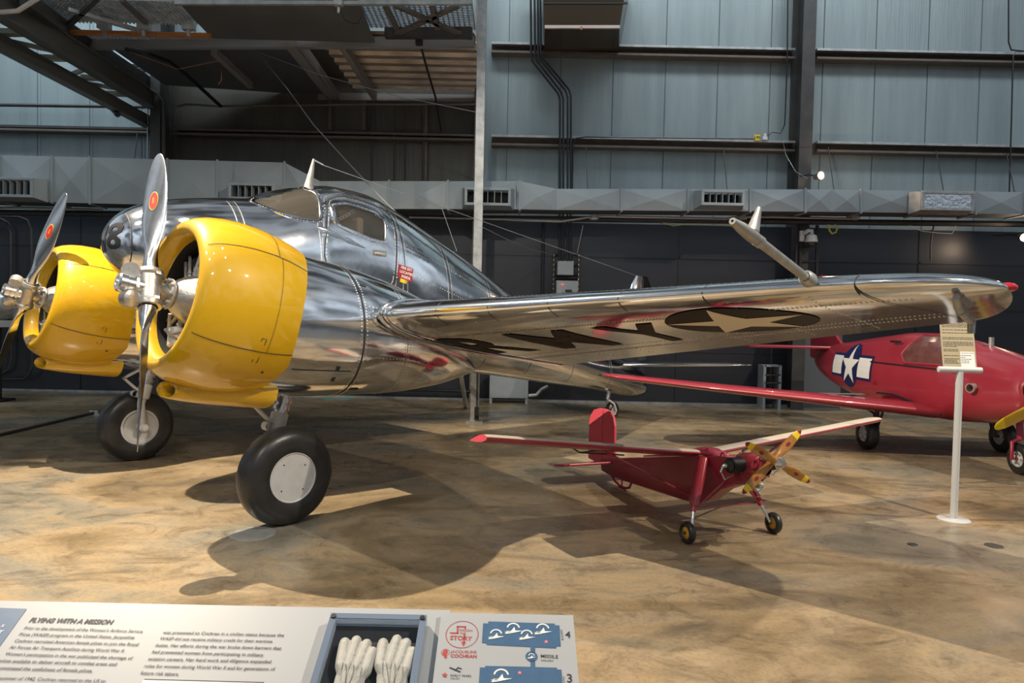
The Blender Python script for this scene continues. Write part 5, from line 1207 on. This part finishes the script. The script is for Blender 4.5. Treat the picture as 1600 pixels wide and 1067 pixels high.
for k in range(6): a = k*PI/3; mb.lathe([(-.475, .006), (-.466, .006)], (0, .03*math.cos(a), .66+.03*math.sin(a)), (1, 0, 0), 6, 1)
mb.lathe([(-.46, .022), (-.30, .026)], (0, 0, .66), (1, 0, 0), 14); mb.build('hub_cap', [M['steel'], M['line']], OQ)

# ================================================================== CRIMSON DRONE AIRCRAFT
PQ = thing('crimson_aircraft', 'crimson single-engined aircraft with star insignia behind the sign stand', 'aircraft', (5.58, 9.0, 0), math.atan2(1, -.02))
QT = [(-1.97, 1.12), (-1.93, 1.19), (-1.8, 1.25), (-1.5, 1.32), (-1.2, 1.385), (-1.0, 1.42), (-.75, 1.47), (-.2, 1.545), (.3, 1.55), (1, 1.49), (2, 1.38), (3.0, 1.26), (3.25, 1.20), (3.36, 1.12), (3.38, 1.05)]
QB = [(-1.97, .85), (-1.93, .74), (-1.8, .65), (-1.5, .58), (-1.2, .535), (-.35, .46), (.6, .45), (1.2, .475), (1.7, .53), (2.3, .62), (2.8, .73), (3.1, .83), (3.30, .94), (3.36, 1.0), (3.38, 1.04)]
QW = [(-1.97, .20), (-1.93, .28), (-1.8, .35), (-1.5, .40), (-1.2, .42), (0, .43), (1, .40), (1.7, .33), (2.3, .25), (2.8, .17), (3.1, .115), (3.3, .06), (3.38, .01)]
def qsec(s): 
    zt, zb, w_ = interp(QT, s), interp(QB, s), interp(QW, s); return zt, zb, w_, zb+(zt-zb)*.42
def q_half(s, z):
    zt, zb, w_, zc = qsec(s); h = zt-zc if z > zc else zc-zb; q = min(abs(z-zc)/h, 1); n = 2.0 if z > zc else 2.6; return w_*(1-q**n)**(1/n)
def qpos(s, z, off=0.0): return Vector((s, q_half(s, z)+off, z))
mb = MB(); rings = []
ss = [-1.97, -1.96, -1.945, -1.92, -1.88, -1.83, -1.76, -1.66, -1.55, -1.4]+[-1.3+.1*k for k in range(44)]+[3.15, 3.22, 3.28, 3.33, 3.36, 3.375]
for s in ss:
    zt, zb, w_, zc = qsec(s); r = []
    for k in range(64):
        a = 2*PI*k/64; ca, sa = math.cos(a), math.sin(a); e = 2/2.0 if sa > 0 else 2/2.6
        r.append((s, w_*math.copysign(abs(ca)**e, ca), zc+((zt-zc) if sa > 0 else (zc-zb))*math.copysign(abs(sa)**e, sa)))
    rings.append(r)
mb.loft(rings); qf = mb.build('fuselage', M['red_plane'], PQ, 60)
def qdecal(V2, F, mt, name, off, par=qf, step=.08):
    mb = MB(); conform(mb, V2, F, lambda x, y: qpos(x, y, off), step); return mb.build(name, M[mt], par, 0)
cx, cz, r = 1.50, 1.02, .335
d = qdecal([(cx+r*math.cos(2*PI*k/40), cz+r*math.sin(2*PI*k/40)) for k in range(40)], [tuple(range(40))], 'navy', 'insignia_disc', .006); d['label'] = 'navy disc with white star and bars'
qdecal(*poly((cx-.72, cz-.195), (cx+.72, cz-.195), (cx+.72, cz+.175), (cx-.72, cz+.175)), 'navy', 'insignia_bar_edge', .004, d)
for a, b in ((-.68, -.30), (.30, .68)): qdecal(*poly((cx+a, cz-.155), (cx+b, cz-.155), (cx+b, cz+.135), (cx+a, cz+.135)), 'white', 'insignia_bar', .009, d)
sp = star_pts(cx, cz, .325, PI/2); qdecal(sp+[(cx, cz)], [(i, (i+1) % 10, 10) for i in range(10)], 'white', 'star', .012, d)
# canopy panes
def qpane(pts, name, mt='window_red'):
    o = qdecal(pts, [tuple(range(len(pts)))], mt, name, .010, qf, .06); cxx, czz = sum(p[0] for p in pts)/len(pts), sum(p[1] for p in pts)/len(pts); mb = MB()
    loop = []
    for i in range(len(pts)):
        a, b = pts[i], pts[(i+1) % len(pts)]
        for k in range(5): loop.append(qpos(a[0]+(b[0]-a[0])*k/5, min(a[1]+(b[1]-a[1])*k/5, qsec(a[0]+(b[0]-a[0])*k/5)[0]-.002), .012))
    mb.tube(loop+[loop[0], loop[1]], .015, 8); mb.build('canopy_frame', M['red_deep'], o)
qpane([(-.80, 1.165), (-.02, 1.15), (.12, 1.25), (.02, 1.52), (-.25, 1.525), (-.55, 1.485)], 'canopy_side')
qpane([(-.88, 1.20), (-.66, 1.475), (-.90, 1.425), (-1.13, 1.27)], 'windscreen', 'window')
mb = MB(); V = []
for k in range(11): 
    s = -.75+1.6*k/10; V += [qpos(s, 1.125, .012), qpos(s, 1.105, .012)]
mb.add(V, [(2*i, 2*i+1, 2*i+3, 2*i+2) for i in range(10)]); mb.build('canopy_rail', M['black'], qf, 0)
mb = MB(); mb.box((.33, .335, 1.42), (.22, .03, .03)); mb.build('aft_slot', M['black'], qf, 0)
mb = MB(); mb.lathe([(0, .05), (.10, .055), (.10, .042), (.02, .042), (.02, .001)], qpos(-1.33, .955, -.03), Vector((-.35, 1, -.05)), 18); mb.build('exhaust_stub', M['alu_dull'], qf)
mb = MB(); mb.lathe([(-.02, .15), (.03, .155), (.05, .14), (.04, .13), (-.06, .12), (-.06, .001)], (-1.915, .17, .99), (-1, .25, 0), 28); mb.lathe([(-.02, .15), (.03, .155), (.05, .14), (.04, .13), (-.06, .12), (-.06, .001)], (-1.915, -.17, .99), (-1, -.25, 0), 28)
for o_ in range(2): pass
mb.build('cowl_lip', M['red_plane'], qf)
for sg in (1, -1):
    mb = MB(); mb.lathe([(.035, .001), (.035, .132)], (-1.915, sg*.17, .99), (-1, sg*.25, 0), 24); mb.build('intake_mouth', M['black'], qf)
    mb = MB(); mb.lathe([(.036, .05), (.06, .05), (.06, .001)], (-1.915, sg*.19, .97), (-1, sg*.25, 0), 14); mb.build('intake_fitting', M['alu_dull'], qf)
mb = MB(); mb.tube([(-1.02, .0, 1.40), (-1.02, 0, 1.52)], .03, 10); mb.build('hood_post', M['alu_dull'], qf)
mb = MB(); mb.lathe([(0, .02), (.04, .02), (.04, .001)], qpos(-1.16, 1.15), (-.2, 1, .3), 10); mb.lathe([(0, .02), (.04, .02), (.04, .001)], qpos(-1.24, 1.17), (-.2, 1, .3), 10); mb.build('filler_cap', M['black'], qf)
mb = MB(); mb.add([qpos(x, z, .004) for x, z in ((.62, .83), (.72, .83), (.72, .845), (.62, .845))], [(0, 1, 2, 3)]); mb.add([qpos(x, z, .004) for x, z in ((.60, .80), (.73, .80), (.73, .815), (.60, .815))], [(0, 1, 2, 3)]); mb.build('stencil', M['tip_red'], qf, 0)
def q_wing(sg):
    mb = MB(); rings = []; cs = [0, .006, .025, .07, .14, .25, .4, .55, .75, .9, 1.0]
    for t in (.30, .45, 1.2, 2.2, 3.2, 4.0, 4.25, 4.36, 4.42):
        k = (t-.45)/3.95; a, b = -.70+.22*k, .80-.50*k; z = .555+.345*k; th = .13-.03*k
        if t > 4.1: q = (t-4.1)/.33; f = math.sqrt(max(.02, 1-q*q)); m_ = a+(b-a)*.5; a, b = m_-(m_-a)*f, m_+(b-m_)*f
        ch = b-a
        def w_(c, s_): y = 5*th*(.2969*math.sqrt(c)-.126*c-.3516*c*c+.2843*c**3-.1036*c**4); return (a+ch*c, sg*t, z+.03-.05*c*ch+s_*y*ch*(1.1 if s_ > 0 else .8))
        rings.append([w_(c, 1) for c in reversed(cs)]+[w_(c, -1) for c in cs[1:-1]])
    mb.loft(rings); o = mb.build('wing', M['red_plane'], PQ, 50)
    mb = MB(); mb.tube([(-.72, sg*.36, .56), (-.3, sg*.44, .66), (.1, sg*.47, .72), (.5, sg*.47, .70)], .014, 8); mb.build('wing_joint', M['black'], o)
    mb = MB(); mb.box((.25, sg*1.15, .70), (.10, .7, .006)); mb.build('walk_strip', M['alu_dull'], o, 0)
    mb = MB(); mb.lathe([(0, .02), (.03, .02), (.04, .001)], (-.10, sg*4.42, .93), (0, sg, 0), 10); mb.build('tip_lamp', M['line'], o)
    return o
q_wing(1); q_wing(-1)
for sg in (1, -1):
    mb = MB(); mb.prism([(2.62, .05), (2.78, 1.25), (2.9, 1.4), (3.1, 1.42), (3.25, 1.3), (3.3, .05)], (0, 0, 1.22), (1, 0, 0), (0, sg, 0), sg*.05); mb.build('tailplane', M['red_plane'], PQ, 0, .015)
mb = MB(); mb.prism([(2.35, 1.28), (2.75, 1.55), (2.98, 2.40), (3.08, 2.50), (3.25, 2.53), (3.45, 2.46), (3.55, 2.2), (3.55, 1.05), (3.3, 1.0), (3.0, 1.1)], (0, .03, 0), (1, 0, 0), (0, 0, 1), .06); mb.build('tail_fin', M['red_plane'], PQ, 0, .015)
def q_wheel(s, y, r, hw, name, side, front=False):
    g = bpy.data.objects.new(name, None); COL.objects.link(g); g.parent = PQ; g.location = (s, y, 0); c = Vector((0, 0, r-.003))
    mb = MB(); pf = [(hw*-math.cos(PI*k/16), r*.56+r*.44*math.sin(PI*k/16)**.55) for k in range(17)]; mb.lathe([(-hw*.8, r*.5)]+pf+[(hw*.8, r*.5)], c, (0, 1, 0), 44)
    for q in (-.35, 0, .35): mb.lathe([(q*hw*1.2-.006, r*.995), (q*hw*1.2, r*1.006), (q*hw*1.2+.006, r*.995)], c, (0, 1, 0), 44)
    mb.build('tire', M['rubber_grey'] if False else M['rubber'], g)
    mb = MB(); mb.lathe([(-hw*.85, .001), (-hw*.85, r*.18), (-hw*.6, r*.3), (-hw*.75, r*.5), (-hw*.8, r*.56), (hw*.8, r*.56), (hw*.75, r*.5), (hw*.6, r*.3), (hw*.85, r*.18), (hw*.85, .001)], c, (0, 1, 0), 30)
    for k in range(6): a = k*PI/3; mb.lathe([(-hw*.9, .012), (hw*.9, .012)], c+Vector((r*.33*math.cos(a), 0, r*.33*math.sin(a))), (0, 1, 0), 8)
    mb.build('wheel_rim', M['white_grey'], g)
    mb = MB()
    if front: mb.tube([(.05, 0, .60), (.02, 0, 2.2*r)], .035, 12); mb.tube([(.02, 0, 2.25*r), (.02, hw+.04, 2.05*r), (0, hw+.05, r), (0, 0, r)], .022, 10)
    else: mb.tube([(.02, side*-(hw+.05), .56), (0, side*-(hw+.05), r), (0, 0, r)], .03, 12); mb.tube([(.14, side*-.02, .54), (.10, side*-(hw+.06), .46), (.04, side*-(hw+.05), .30)], .016, 8); mb.tube([(-.14, side*-(hw+.05), .54), (-.03, side*-(hw+.05), .33)], .016, 8)
    mb.build('gear_strut', M['steel_dark'] if not front else M['red_deep'], g)
q_wheel(0.0, .86, .208, .075, 'main_wheel', 1); q_wheel(-.05, -.92, .208, .075, 'main_wheel', -1); q_wheel(-1.42, -.10, .175, .055, 'nose_wheel', 1, True)
pp = bpy.data.objects.new('propeller', None); COL.objects.link(pp); pp.parent = PQ; pp.location = (-2.07, 0, .98); pp.rotation_euler = (R_(-118), 0, 0)
for sg in (1, -1):
    mb = MB(); rings = []
    for r_, ch, th in ((.0, .10, .09), (.08, .10, .09), (.18, .11, .06), (.35, .15, .04), (.55, .155, .028), (.68, .135, .022), (.76, .09, .016), (.785, .04, .01)):
        be = R_(interp([(0, 34), (.8, 17)], r_)); rings.append([(math.sin(a)*th/2*math.cos(be)+math.cos(a)*ch/2*math.sin(be), math.cos(a)*ch/2*math.cos(be)-math.sin(a)*th/2*math.sin(be), sg*r_) for a in [j*2*PI/20 for j in range(20)]])
    mb.loft(rings)
    for i in range(7):
        for j in range(20): mb.mi[i*20+j] = 1 if i >= 5 else 0
    mb.build('blade', [M['yellow'], M['tip_yellow']], pp, 50)
mb = MB(); mb.lathe([(-.14, .001), (-.12, .05), (-.05, .10), (.06, .11), (.16, .10)], n=24); mb.build('spinner', M['red_plane'], pp)

# ================================================================== SIGN STAND
ss_ = thing('sign_stand', 'white tube sign stand with tan text plate in front of the crimson aircraft', 'sign', (3.75, 5.705, 0), R_(-8))
mb = MB(); mb.lathe([(0, .001), (0, .125), (.006, .125), (.012, .115), (.016, .03), (.016, .001)], n=40, ax=(0, 0, 1)); mb.build('base_plate', M['sign_white'], ss_)
mb = MB(); mb.tube([(0, 0, .01), (0, 0, 1.25)], .028, 20); mb.build('pole', M['sign_white'], ss_)
mb = MB(); mb.tube([(-.165, 0, 1.265), (.165, 0, 1.265)], .026, 20); mb.lathe([(0, .026), (.004, .022), (.004, .001)], (-.165, 0, 1.265), (-1, 0, 0), 20); mb.lathe([(0, .026), (.004, .022), (.004, .001)], (.165, 0, 1.265), (1, 0, 0), 20); mb.build('cross_tube', M['sign_white'], ss_)
pl = bpy.data.objects.new('text_plate', None); COL.objects.link(pl); pl.parent = ss_; pl.location = (-.0, 0, 1.285); pl.rotation_euler = (R_(-14), 0, 0)
mb = MB(); mb.box((0, 0, .21), (.262, .006, .42)); mb.build('plate', M['parchment'], pl, 0)
mb = MB(); mb.box((.065, -.0042, .07), (.11, .002, .13)); mb.build('paper_label', M['white'], pl, 0)
rn = random.Random(4); mb = MB(); z = .398
while z > .02:
    x = -.118; xe = .118 if z > .145 else .0
    if rn.random() < .07 and z < .37: z -= .014; continue
    last = rn.random() < .12
    while x < xe-.004:
        wl = min(.006+rn.random()*.02, xe-x)
        if last and x > -.02: break
        mb.add([(x, -.0036, z-.003), (x+wl, -.0036, z-.003), (x+wl, -.0036, z+.003), (x, -.0036, z+.003)], [(0, 1, 2, 3)]); x += wl+.004
    z -= .0125
mb.build('printed_text', M['ink'], pl, 0); mb = MB()
V, F = text_flat('TECHNICAL NOTES', .0115); mb.add([(.014+x, -.0056, .118+y) for x, y in V], F)
z = .102
for n_ in (4, 2, 5, 3, 3):
    x = .014
    for k in range(n_):
        wl = .010+rn.random()*.012
        if x+wl > .115: break
        mb.add([(x, -.0056, z-.0025), (x+wl, -.0056, z-.0025), (x+wl, -.0056, z+.0025), (x, -.0056, z+.0025)], [(0, 1, 2, 3)]); x += wl+.004
    z -= .0155
mb.build('label_lettering', M['ink'], pl, 0)

# ================================================================== READING RAIL PANEL
TILT = R_(25); PF = Vector((0, 1.735, .852))            # far edge of the panel top
PV = Vector((0, -math.cos(TILT), -math.sin(TILT))); PU = Vector((1, 0, 0)); PN = Vector((0, -math.sin(TILT), math.cos(TILT)))
_yaw = R_(.2)
def pp_(px, py, off=0.0):
    """panel coordinates (x to the right, v up the slope) of a photo point"""
    d = _rt*((px-800)/FPX) - _up*((py-533.5)/FPX) + _fw; o = Vector((0, 0, CAM_H)); k = (PF+PN*off-o).dot(PN)/d.dot(PN); p = o+d*k-PF
    return p.x, -p.dot(PV)
def PP(x, v, h=0.0): return PF+PU*x-PV*v+PN*h
rail = thing('information_panel', 'slanted white information panel headed FLYING WITH A MISSION', 'panel', PF); _ro = -PF
def PL(x, v, h=0.0): return PP(x, v, h)+_ro
xr = pp_(690, 965)[0]; xl = -1.75; vb = -.62
def slab(mb, x0, x1, v0, v1, h0, h1, mt=0):
    V = [PL(x0, v0, h0), PL(x1, v0, h0), PL(x1, v1, h0), PL(x0, v1, h0), PL(x0, v0, h1), PL(x1, v0, h1), PL(x1, v1, h1), PL(x0, v1, h1)]
    mb.add(V, [(3, 2, 1, 0), (4, 5, 6, 7), (0, 1, 5, 4), (1, 2, 6, 5), (2, 3, 7, 6), (3, 0, 4, 7)], mt)
mb = MB(); slab(mb, xl, xr+.02, vb, 0, -.012, 0); mb.build('board', M['panel_white'], rail, 0)
mb = MB(); slab(mb, xl+.02, xr+.3, vb+.04, -.04, -.05, -.012); mb.build('support_tray', M['steel_dark'], rail, 0)
for x in (-1.2, .0):
    mb = MB(); c = PL(x, -.3, -.05); mb.bar(c, (c.x, c.y+.05, _ro.z), .06, .06); mb.build('leg', M['steel_dark'], rail, 0)
def pflat(px_pts, h, mt, name, par=rail):
    P = [pp_(*p) for p in px_pts]; mb = MB(); mb.add([PL(x, v, h) for x, v in P], [tuple(range(len(P)))]); return mb.build(name, M[mt], par, 0)
pflat([(-60, 948), (42, 951.5), (0, 1010), (-60, 1090)], .0012, 'panel_blue', 'blue_heading_block')
def ptext(mb, body, a, b=None, size=None, h=.0014, bold=0.0, shear=0.0, spacing=1.0):
    """text with its baseline running from photo point a to b"""
    V, F = text_flat(body, 1.0, bold=bold, shear=shear, spacing=spacing); x0 = min(p[0] for p in V); x1 = max(p[0] for p in V); A = Vector(pp_(*a))
    if b is not None: B = Vector(pp_(*b)); d = B-A; sc = d.length/(x1-x0); d.normalize()
    else: sc = size; d = Vector((1, 0))
    sy = size if size else sc; n_ = Vector((-d.y, d.x))
    mb.add([PL(*(A+d*((x-x0)*sc)+n_*(y*sy)), h) for x, y in V], F)
mb = MB(); ptext(mb, 'FLYING WITH A MISSION', (45, 972), (175, 975.5), bold=.04, shear=.12); mb.build('heading_lettering', M['ink'], rail, 0)
mb = MB()
for tx, a, b in (('Prior to the development of the Women\u2019s Airforce Service', (37, 983.5), (222, 989)), ('Pilots (WASP) program in the United States, Jacqueline', (29, 993.5), (209, 998.5)),
                 ('Cochran recruited American female pilots to join the Royal', (22, 1003.5), (215, 1009.5)), ('Air Forces Air Transport Auxiliary during World War II.', (14, 1013.5), (194, 1019.5)),
                 ('Women\u2019s participation in the war publicized the shortage of', (7, 1024), (206, 1031)), ('pilots available to deliver aircraft to combat areas and', (-2, 1035), (181, 1040.5)),
                 ('demonstrated the usefulness of female pilots.', (-17, 1046), (144, 1051)), ('In the summer of 1942, Cochran returned to the US to', (-24, 1061.5), (164, 1067)),
                 ('was presented to Cochran in a civilian status because the', (254, 990.5), (443, 995)), ('WASP did not receive military credit for their wartime', (249, 1000), (425, 1004.5)),
                 ('duties. Her efforts during the war broke down barriers that', (242, 1010.5), (439, 1015.5)), ('had prevented women from participating in military', (237, 1021), (411, 1026)),
                 ('aviation careers. Her hard work and diligence expanded', (231, 1032), (423, 1036.5)), ('roles for women during World War II and for generations of', (225, 1043), (429, 1048)), ('future risk takers.', (219, 1054), (279, 1056))):
    if tx.startswith('was'): mb.build('body_lettering', M['ink'], rail, 0); mb = MB()
    ptext(mb, tx, a, b, bold=.008)
mb.build('body_lettering', M['ink'], rail, 0)
mb = MB()
ptext(mb, 'X', (1, 980), (6, 980.2), h=.002, bold=.03); ptext(mb, 'Y', (-3, 990), (3, 990.2), h=.002, bold=.03); mb.build('white_lettering', M['white'], rail, 0)
pflat([(226, 1061), (413, 1066), (404, 1090), (212, 1084)], .0012, 'line', 'photo_print')
pflat([(224, 1063), (410, 1068), (402, 1090), (212, 1084)], .0018, 'white', 'photo_print_face')

mp = thing('map_panel', 'white gallery map board headed FOLLOW THE STORY, right end of the reading rail', 'panel', PF)
x0, x1 = pp_(690, 964)[0], pp_(895, 968)[0]; v1 = pp_(790, 965)[1]
mb = MB(); slab(mb, x0, x1, vb, v1, .0005, .014); mb.build('board', M['panel_white'], mp, 0)
HM = .0148
def mflat(pts, mt, name, h=HM, par=mp):
    P = [pp_(x, y, .014) for x, y in pts]; mb = MB(); mb.add([PL(x, v, h) for x, v in P], [tuple(range(len(P)))]); return mb.build(name, M[mt], par, 0)
def mtext(mb, body, a, b, size=None, h=HM, **k): 
    global pp_
    old = pp_; pp_ = lambda x, y, off=0: old(x, y, .014)
    ptext(mb, body, a, b, size=size, h=h, **k); pp_ = old
mflat([(755, 974), (763, 974.2), (763, 971), (867, 974.5), (867, 977), (874, 977.3), (876, 1010), (869, 1010), (869, 1013), (836, 1011.5), (836, 1020), (829, 1020), (829, 1011), (760, 1007.5), (760, 1005), (753, 1004.5)], 'panel_blue', 'map_hall')
mflat([(750, 1043), (758, 1043.2), (758, 1040.5), (829, 1042), (829, 1032), (836, 1032), (836, 1042.3), (870, 1043.3), (870, 1046), (877, 1046.3), (879, 1072), (748, 1072)], 'panel_blue', 'map_hall')
def ring_m(cx, cy, r, r2, mt, name, n=40, asp=1.0):
    c = Vector(pp_(cx, cy, .014)); e = Vector(pp_(cx+r, cy, .014)); R = (e-c).length; R2 = R*r2/r; mb = MB()
    V = [PL(c.x+R*math.cos(2*PI*k/n), c.y+R*asp*math.sin(2*PI*k/n), HM) for k in range(n)]
    if r2 <= 0: mb.add(V, [tuple(range(n))])
    else:
        V += [PL(c.x+R2*math.cos(2*PI*k/n), c.y+R2*asp*math.sin(2*PI*k/n), HM) for k in range(n)]; mb.add(V, [(k, (k+1) % n, n+(k+1) % n, n+k) for k in range(n)])
    return mb.build(name, M[mt], mp, 0), c, R
ring_m(722, 991, 25.6, 24.6, 'panel_red', 'story_ring')
mb = MB(); mtext(mb, 'FOLLOW', (717.5, 986), (738.5, 987), bold=.01); mtext(mb, 'THE', (717.5, 991), (728, 991.6)); mtext(mb, 'STORY', (703, 999.5), (737.5, 1001), bold=.02)
mtext(mb, 'JACQUELINE', (704, 1020), (744.5, 1021)); mtext(mb, 'COCHRAN', (704, 1027), (744.5, 1028), bold=.025); mb.build('red_lettering', M['panel_red'], mp, 0)
mb = MB()
def mstroke(pts, wd):
    Q = [Vector(pp_(x, y, .014)) for x, y in pts]
    for a, b in zip(Q[:-1], Q[1:]):
        d = (b-a).normalized(); n_ = Vector((-d.y, d.x))*wd/2; a2, b2 = a-d*wd/2, b+d*wd/2; mb.add([PL(*(a2+n_), HM), PL(*(a2-n_), HM), PL(*(b2-n_), HM), PL(*(b2+n_), HM)], [(0, 1, 2, 3)])
mstroke([(704, 989), (715, 989.3), (715, 979), (727, 979.3), (727, 983)], .0035); mstroke([(725.5, 992), (725, 1004)], .0035)
Q = [pp_(x, y, .014) for x, y in ((720.5, 1003), (728, 1003.2), (724, 1010))]; mb.add([PL(x, v, HM) for x, v in Q], [(0, 1, 2)]); mb.build('story_arrow', M['panel_red'], mp, 0)
ring_m(696, 1019.5, 6.6, 6.0, 'panel_red', 'portrait_ring')
mflat([(694, 1027), (693.5, 1024), (691.5, 1022), (691.8, 1019), (694, 1015.5), (697, 1014.5), (699.5, 1016.5), (699.3, 1020), (697.5, 1023), (698.5, 1027.5), (695.5, 1029)], 'panel_red', 'portrait_profile')
mb = MB(); mtext(mb, 'MISSILE', (845, 1027.5), (872, 1029), bold=.005); mtext(mb, 'GALLERY', (845, 1033), (865, 1034)); mb.build('dark_lettering', M['ink'], mp, 0); mb = MB(); mtext(mb, 'EARLY YEARS', (704, 1057), (736, 1058), bold=.005); mtext(mb, 'GALLERY', (703.5, 1061), (718.5, 1061.6)); mb.build('dark_lettering', M['ink'], mp, 0); mb = MB(); mtext(mb, '4', (883, 996.5), (891.5, 997), bold=.005); mb.build('dark_lettering', M['ink'], mp, 0); mb = MB(); mtext(mb, '3', (886, 1066), (894, 1066.4), bold=.01)
mb.build('dark_lettering', M['ink'], mp, 0); mb = MB(); mtext(mb, 'BUILDING', (880.5, 1000), (878.5, 984)); mb.build('dark_lettering', M['ink'], mp, 0); mb = MB(); mtext(mb, 'BUILDING', (883, 1072), (881.5, 1057)); mb.build('dark_lettering', M['ink'], mp, 0)
def mstar(cx, cy, r, mt, name='map_star'):
    c = Vector(pp_(cx, cy, .014)); e = Vector(pp_(cx+r, cy, .014)); R = (e-c).length; sp = star_pts(c.x, c.y, R)+[tuple(c)]; mb = MB(); mb.add([PL(x, v, HM+.0006) for x, v in sp], [(i, (i+1) % 10, 10) for i in range(10)]); mb.build(name, M[mt], mp, 0)
mstar(853.5, 1003, 4, 'panel_pink'); mstar(812, 1051.5, 4, 'panel_pink'); mstar(695, 1055, 5.5, 'panel_red')
ring_m(830.5, 1025.8, 9.4, 0, 'panel_blue', 'missile_ring_disc')
def micon(cx, cy, r):
    """white aircraft symbol in a ring"""
    def q(x, y): return pp_(cx+x*r, cy+y*r*.8, .014)
    mb = MB(); n = 24
    c = Vector(q(0, -.1)); R = Vector(q(1, -.1))-c; R = R.length*.95
    V = [PL(c.x+k_*R*math.cos(a), c.y+k_*R*math.sin(a), HM+.0006) for k_ in (1, .78) for a in [PI*.05+PI*.9*j/n for j in range(n+1)]]
    mb.add(V, [(j, j+1, n+2+j, n+1+j) for j in range(n)])
    for pts in ([(-1.3, .55), (-.3, .35), (.15, -.35), (.3, .3), (1.35, .35), (.4, .6), (-.2, .75)], [(-1.2, .9), (-.9, .35), (-.4, .45), (-.3, .8)]): mb.add([PL(*q(x, y), HM+.0008) for x, y in pts], [tuple(range(len(pts)))])
    mb.build('aircraft_symbol', M['white'], mp, 0)
for cx_, cy_, r_ in ((775, 992, 10), (802, 983, 11), (823, 993, 10), (848, 984, 11)): micon(cx_, cy_, r_)
micon(783, 1057, 13); micon(830.5, 1025.8, 5.2)
mflat([(703, 1042), (720, 1049), (719, 1051), (702, 1044)], 'ink', 'small_plane_symbol'); mflat([(716, 1042.5), (722, 1044.5), (721, 1046), (715, 1044)], 'ink', 'small_plane_symbol'); mflat([(710, 1047), (716, 1042), (717, 1043), (711, 1048.5)], 'ink', 'small_plane_symbol')

# display case with two gloves
case = thing('glove_case', 'clear bolted display case on the slanted panel holding two white gloves', 'display case', PF)
cx0, cv1 = pp_(519, 971); cx1 = pp_(668, 974)[0]; fw_ = .017; cb = vb+.05
mb = MB(); slab(mb, cx0+.004, cx1-.004, cb, cv1-.004, .001, .004); mb.build('dark_backing', M['case_back'], case, 0)
for (a, b, c_, d_) in ((cx0, cx1, cv1-fw_, cv1), (cx0, cx0+fw_, cb, cv1-fw_), (cx1-fw_, cx1, cb, cv1-fw_)):
    mb = MB(); slab(mb, a, b, c_, d_, .004, .030); mb.build('acrylic_side', M['acrylic_rim'], case, 0, .002)
    mb = MB(); e_ = .005
    slab(mb, a+.001, b-.001, c_+.001, d_-.001, .0302, .032); mb.build('rim_face', mat('pale_blue_rim', (.16, .21, .30), .2, 0, coat=.8) if 'pale_blue_rim' not in bpy.data.materials else bpy.data.materials['pale_blue_rim'], case, 0)
for x in (cx0+.010, cx1-.010):
    mb = MB(); mb.lathe([(.031, .0065), (.035, .006), (.035, .001)], PL(x, cv1-.011), PN, 16); mb.build('bolt', M['black'], case)
mb = MB(); slab(mb, cx0+fw_, cx1-fw_, cb, cv1-fw_, .0275, .0285); mb.build('clear_cover', M['glass'], case, 0)
def glove(tips, roots, wrist, label):
    """tips, roots: photo points of four fingers; wrist: centre point in panel coordinates"""
    bm_v = MB(); H = .0160
    T = [Vector(pp_(*p, .014)) for p in tips]; Rr = [Vector(pp_(*p, .014)) for p in roots]; W = Vector(wrist)
    o = thing('white_glove', label, 'glove', PP(*W, H)); oo = PF-Vector(o.location)
    def L(p, h=H): return PP(p.x, p.y, h)-Vector(o.location)
    for t_, r_ in zip(T, Rr):
        pts = [r_+(W-r_)*.5]+[r_+(t_-r_)*k for k in (0, .25, .5, .75, .92)]+[t_]
        bm_v.tube([L(p) for p in pts], [.006, .0142, .0146, .0142, .014, .0115, .005], 14)
    # palm as flattened loft from knuckles to wrist
    a, b = Rr[0], Rr[-1]; ex = (b-a).normalized(); wd = (b-a).length
    rings = []
    for k, (f, hw, hh) in enumerate(((-.10, .38, .006), (0, .56, .0105), (.35, .60, .0115), (.7, .57, .0115), (1.0, .48, .0115), (1.25, .44, .011))):
        m_ = (a+b)/2; c = m_+(W-m_)*f; rings.append([L(c+ex*(wd*hw*math.cos(q)), H)+PN*(hh*math.sin(q)) for q in [j*2*PI/20 for j in range(20)]])
    bm_v.loft(rings)
    m_ = bm_v.build('glove_shell', M['glove'], o, 60)
    rm = m_.modifiers.new('join', 'REMESH'); rm.mode = 'VOXEL'; rm.voxel_size = .0021; rm.use_smooth_shade = True
    sm = m_.modifiers.new('soften', 'SMOOTH'); sm.factor = .5; sm.iterations = 3
    # raised back seams
    mb = MB()
    for i in range(3):
        p, q = (Rr[i]+Rr[i+1])/2, (Rr[i]+Rr[i+1])/2+(W-(Rr[i]+Rr[i+1])/2)*.55; mb.tube([L(p+(q-p)*u, H)+PN*(.0152 + .0012*math.sin(PI*u)) for u in (0, .25, .5, .75, 1)], .0012, 6)
    mb.build('back_seam', M['glove'], o)
a_ = pp_(536, 1100, .014); b_ = pp_(610, 1100, .014)
glove([(540, 998.5), (559, 995.5), (575.5, 1001), (584, 1013)], [(533, 1042), (545.5, 1041), (558.5, 1043), (571, 1050)], a_, 'left white cloth glove, palm down, in the clear display case')
glove([(599.5, 999.5), (622, 994), (637, 999.5), (646.5, 1013)], [(594, 1042), (608.5, 1040), (622, 1042), (635, 1048)], b_, 'right white cloth glove, palm down, in the clear display case')
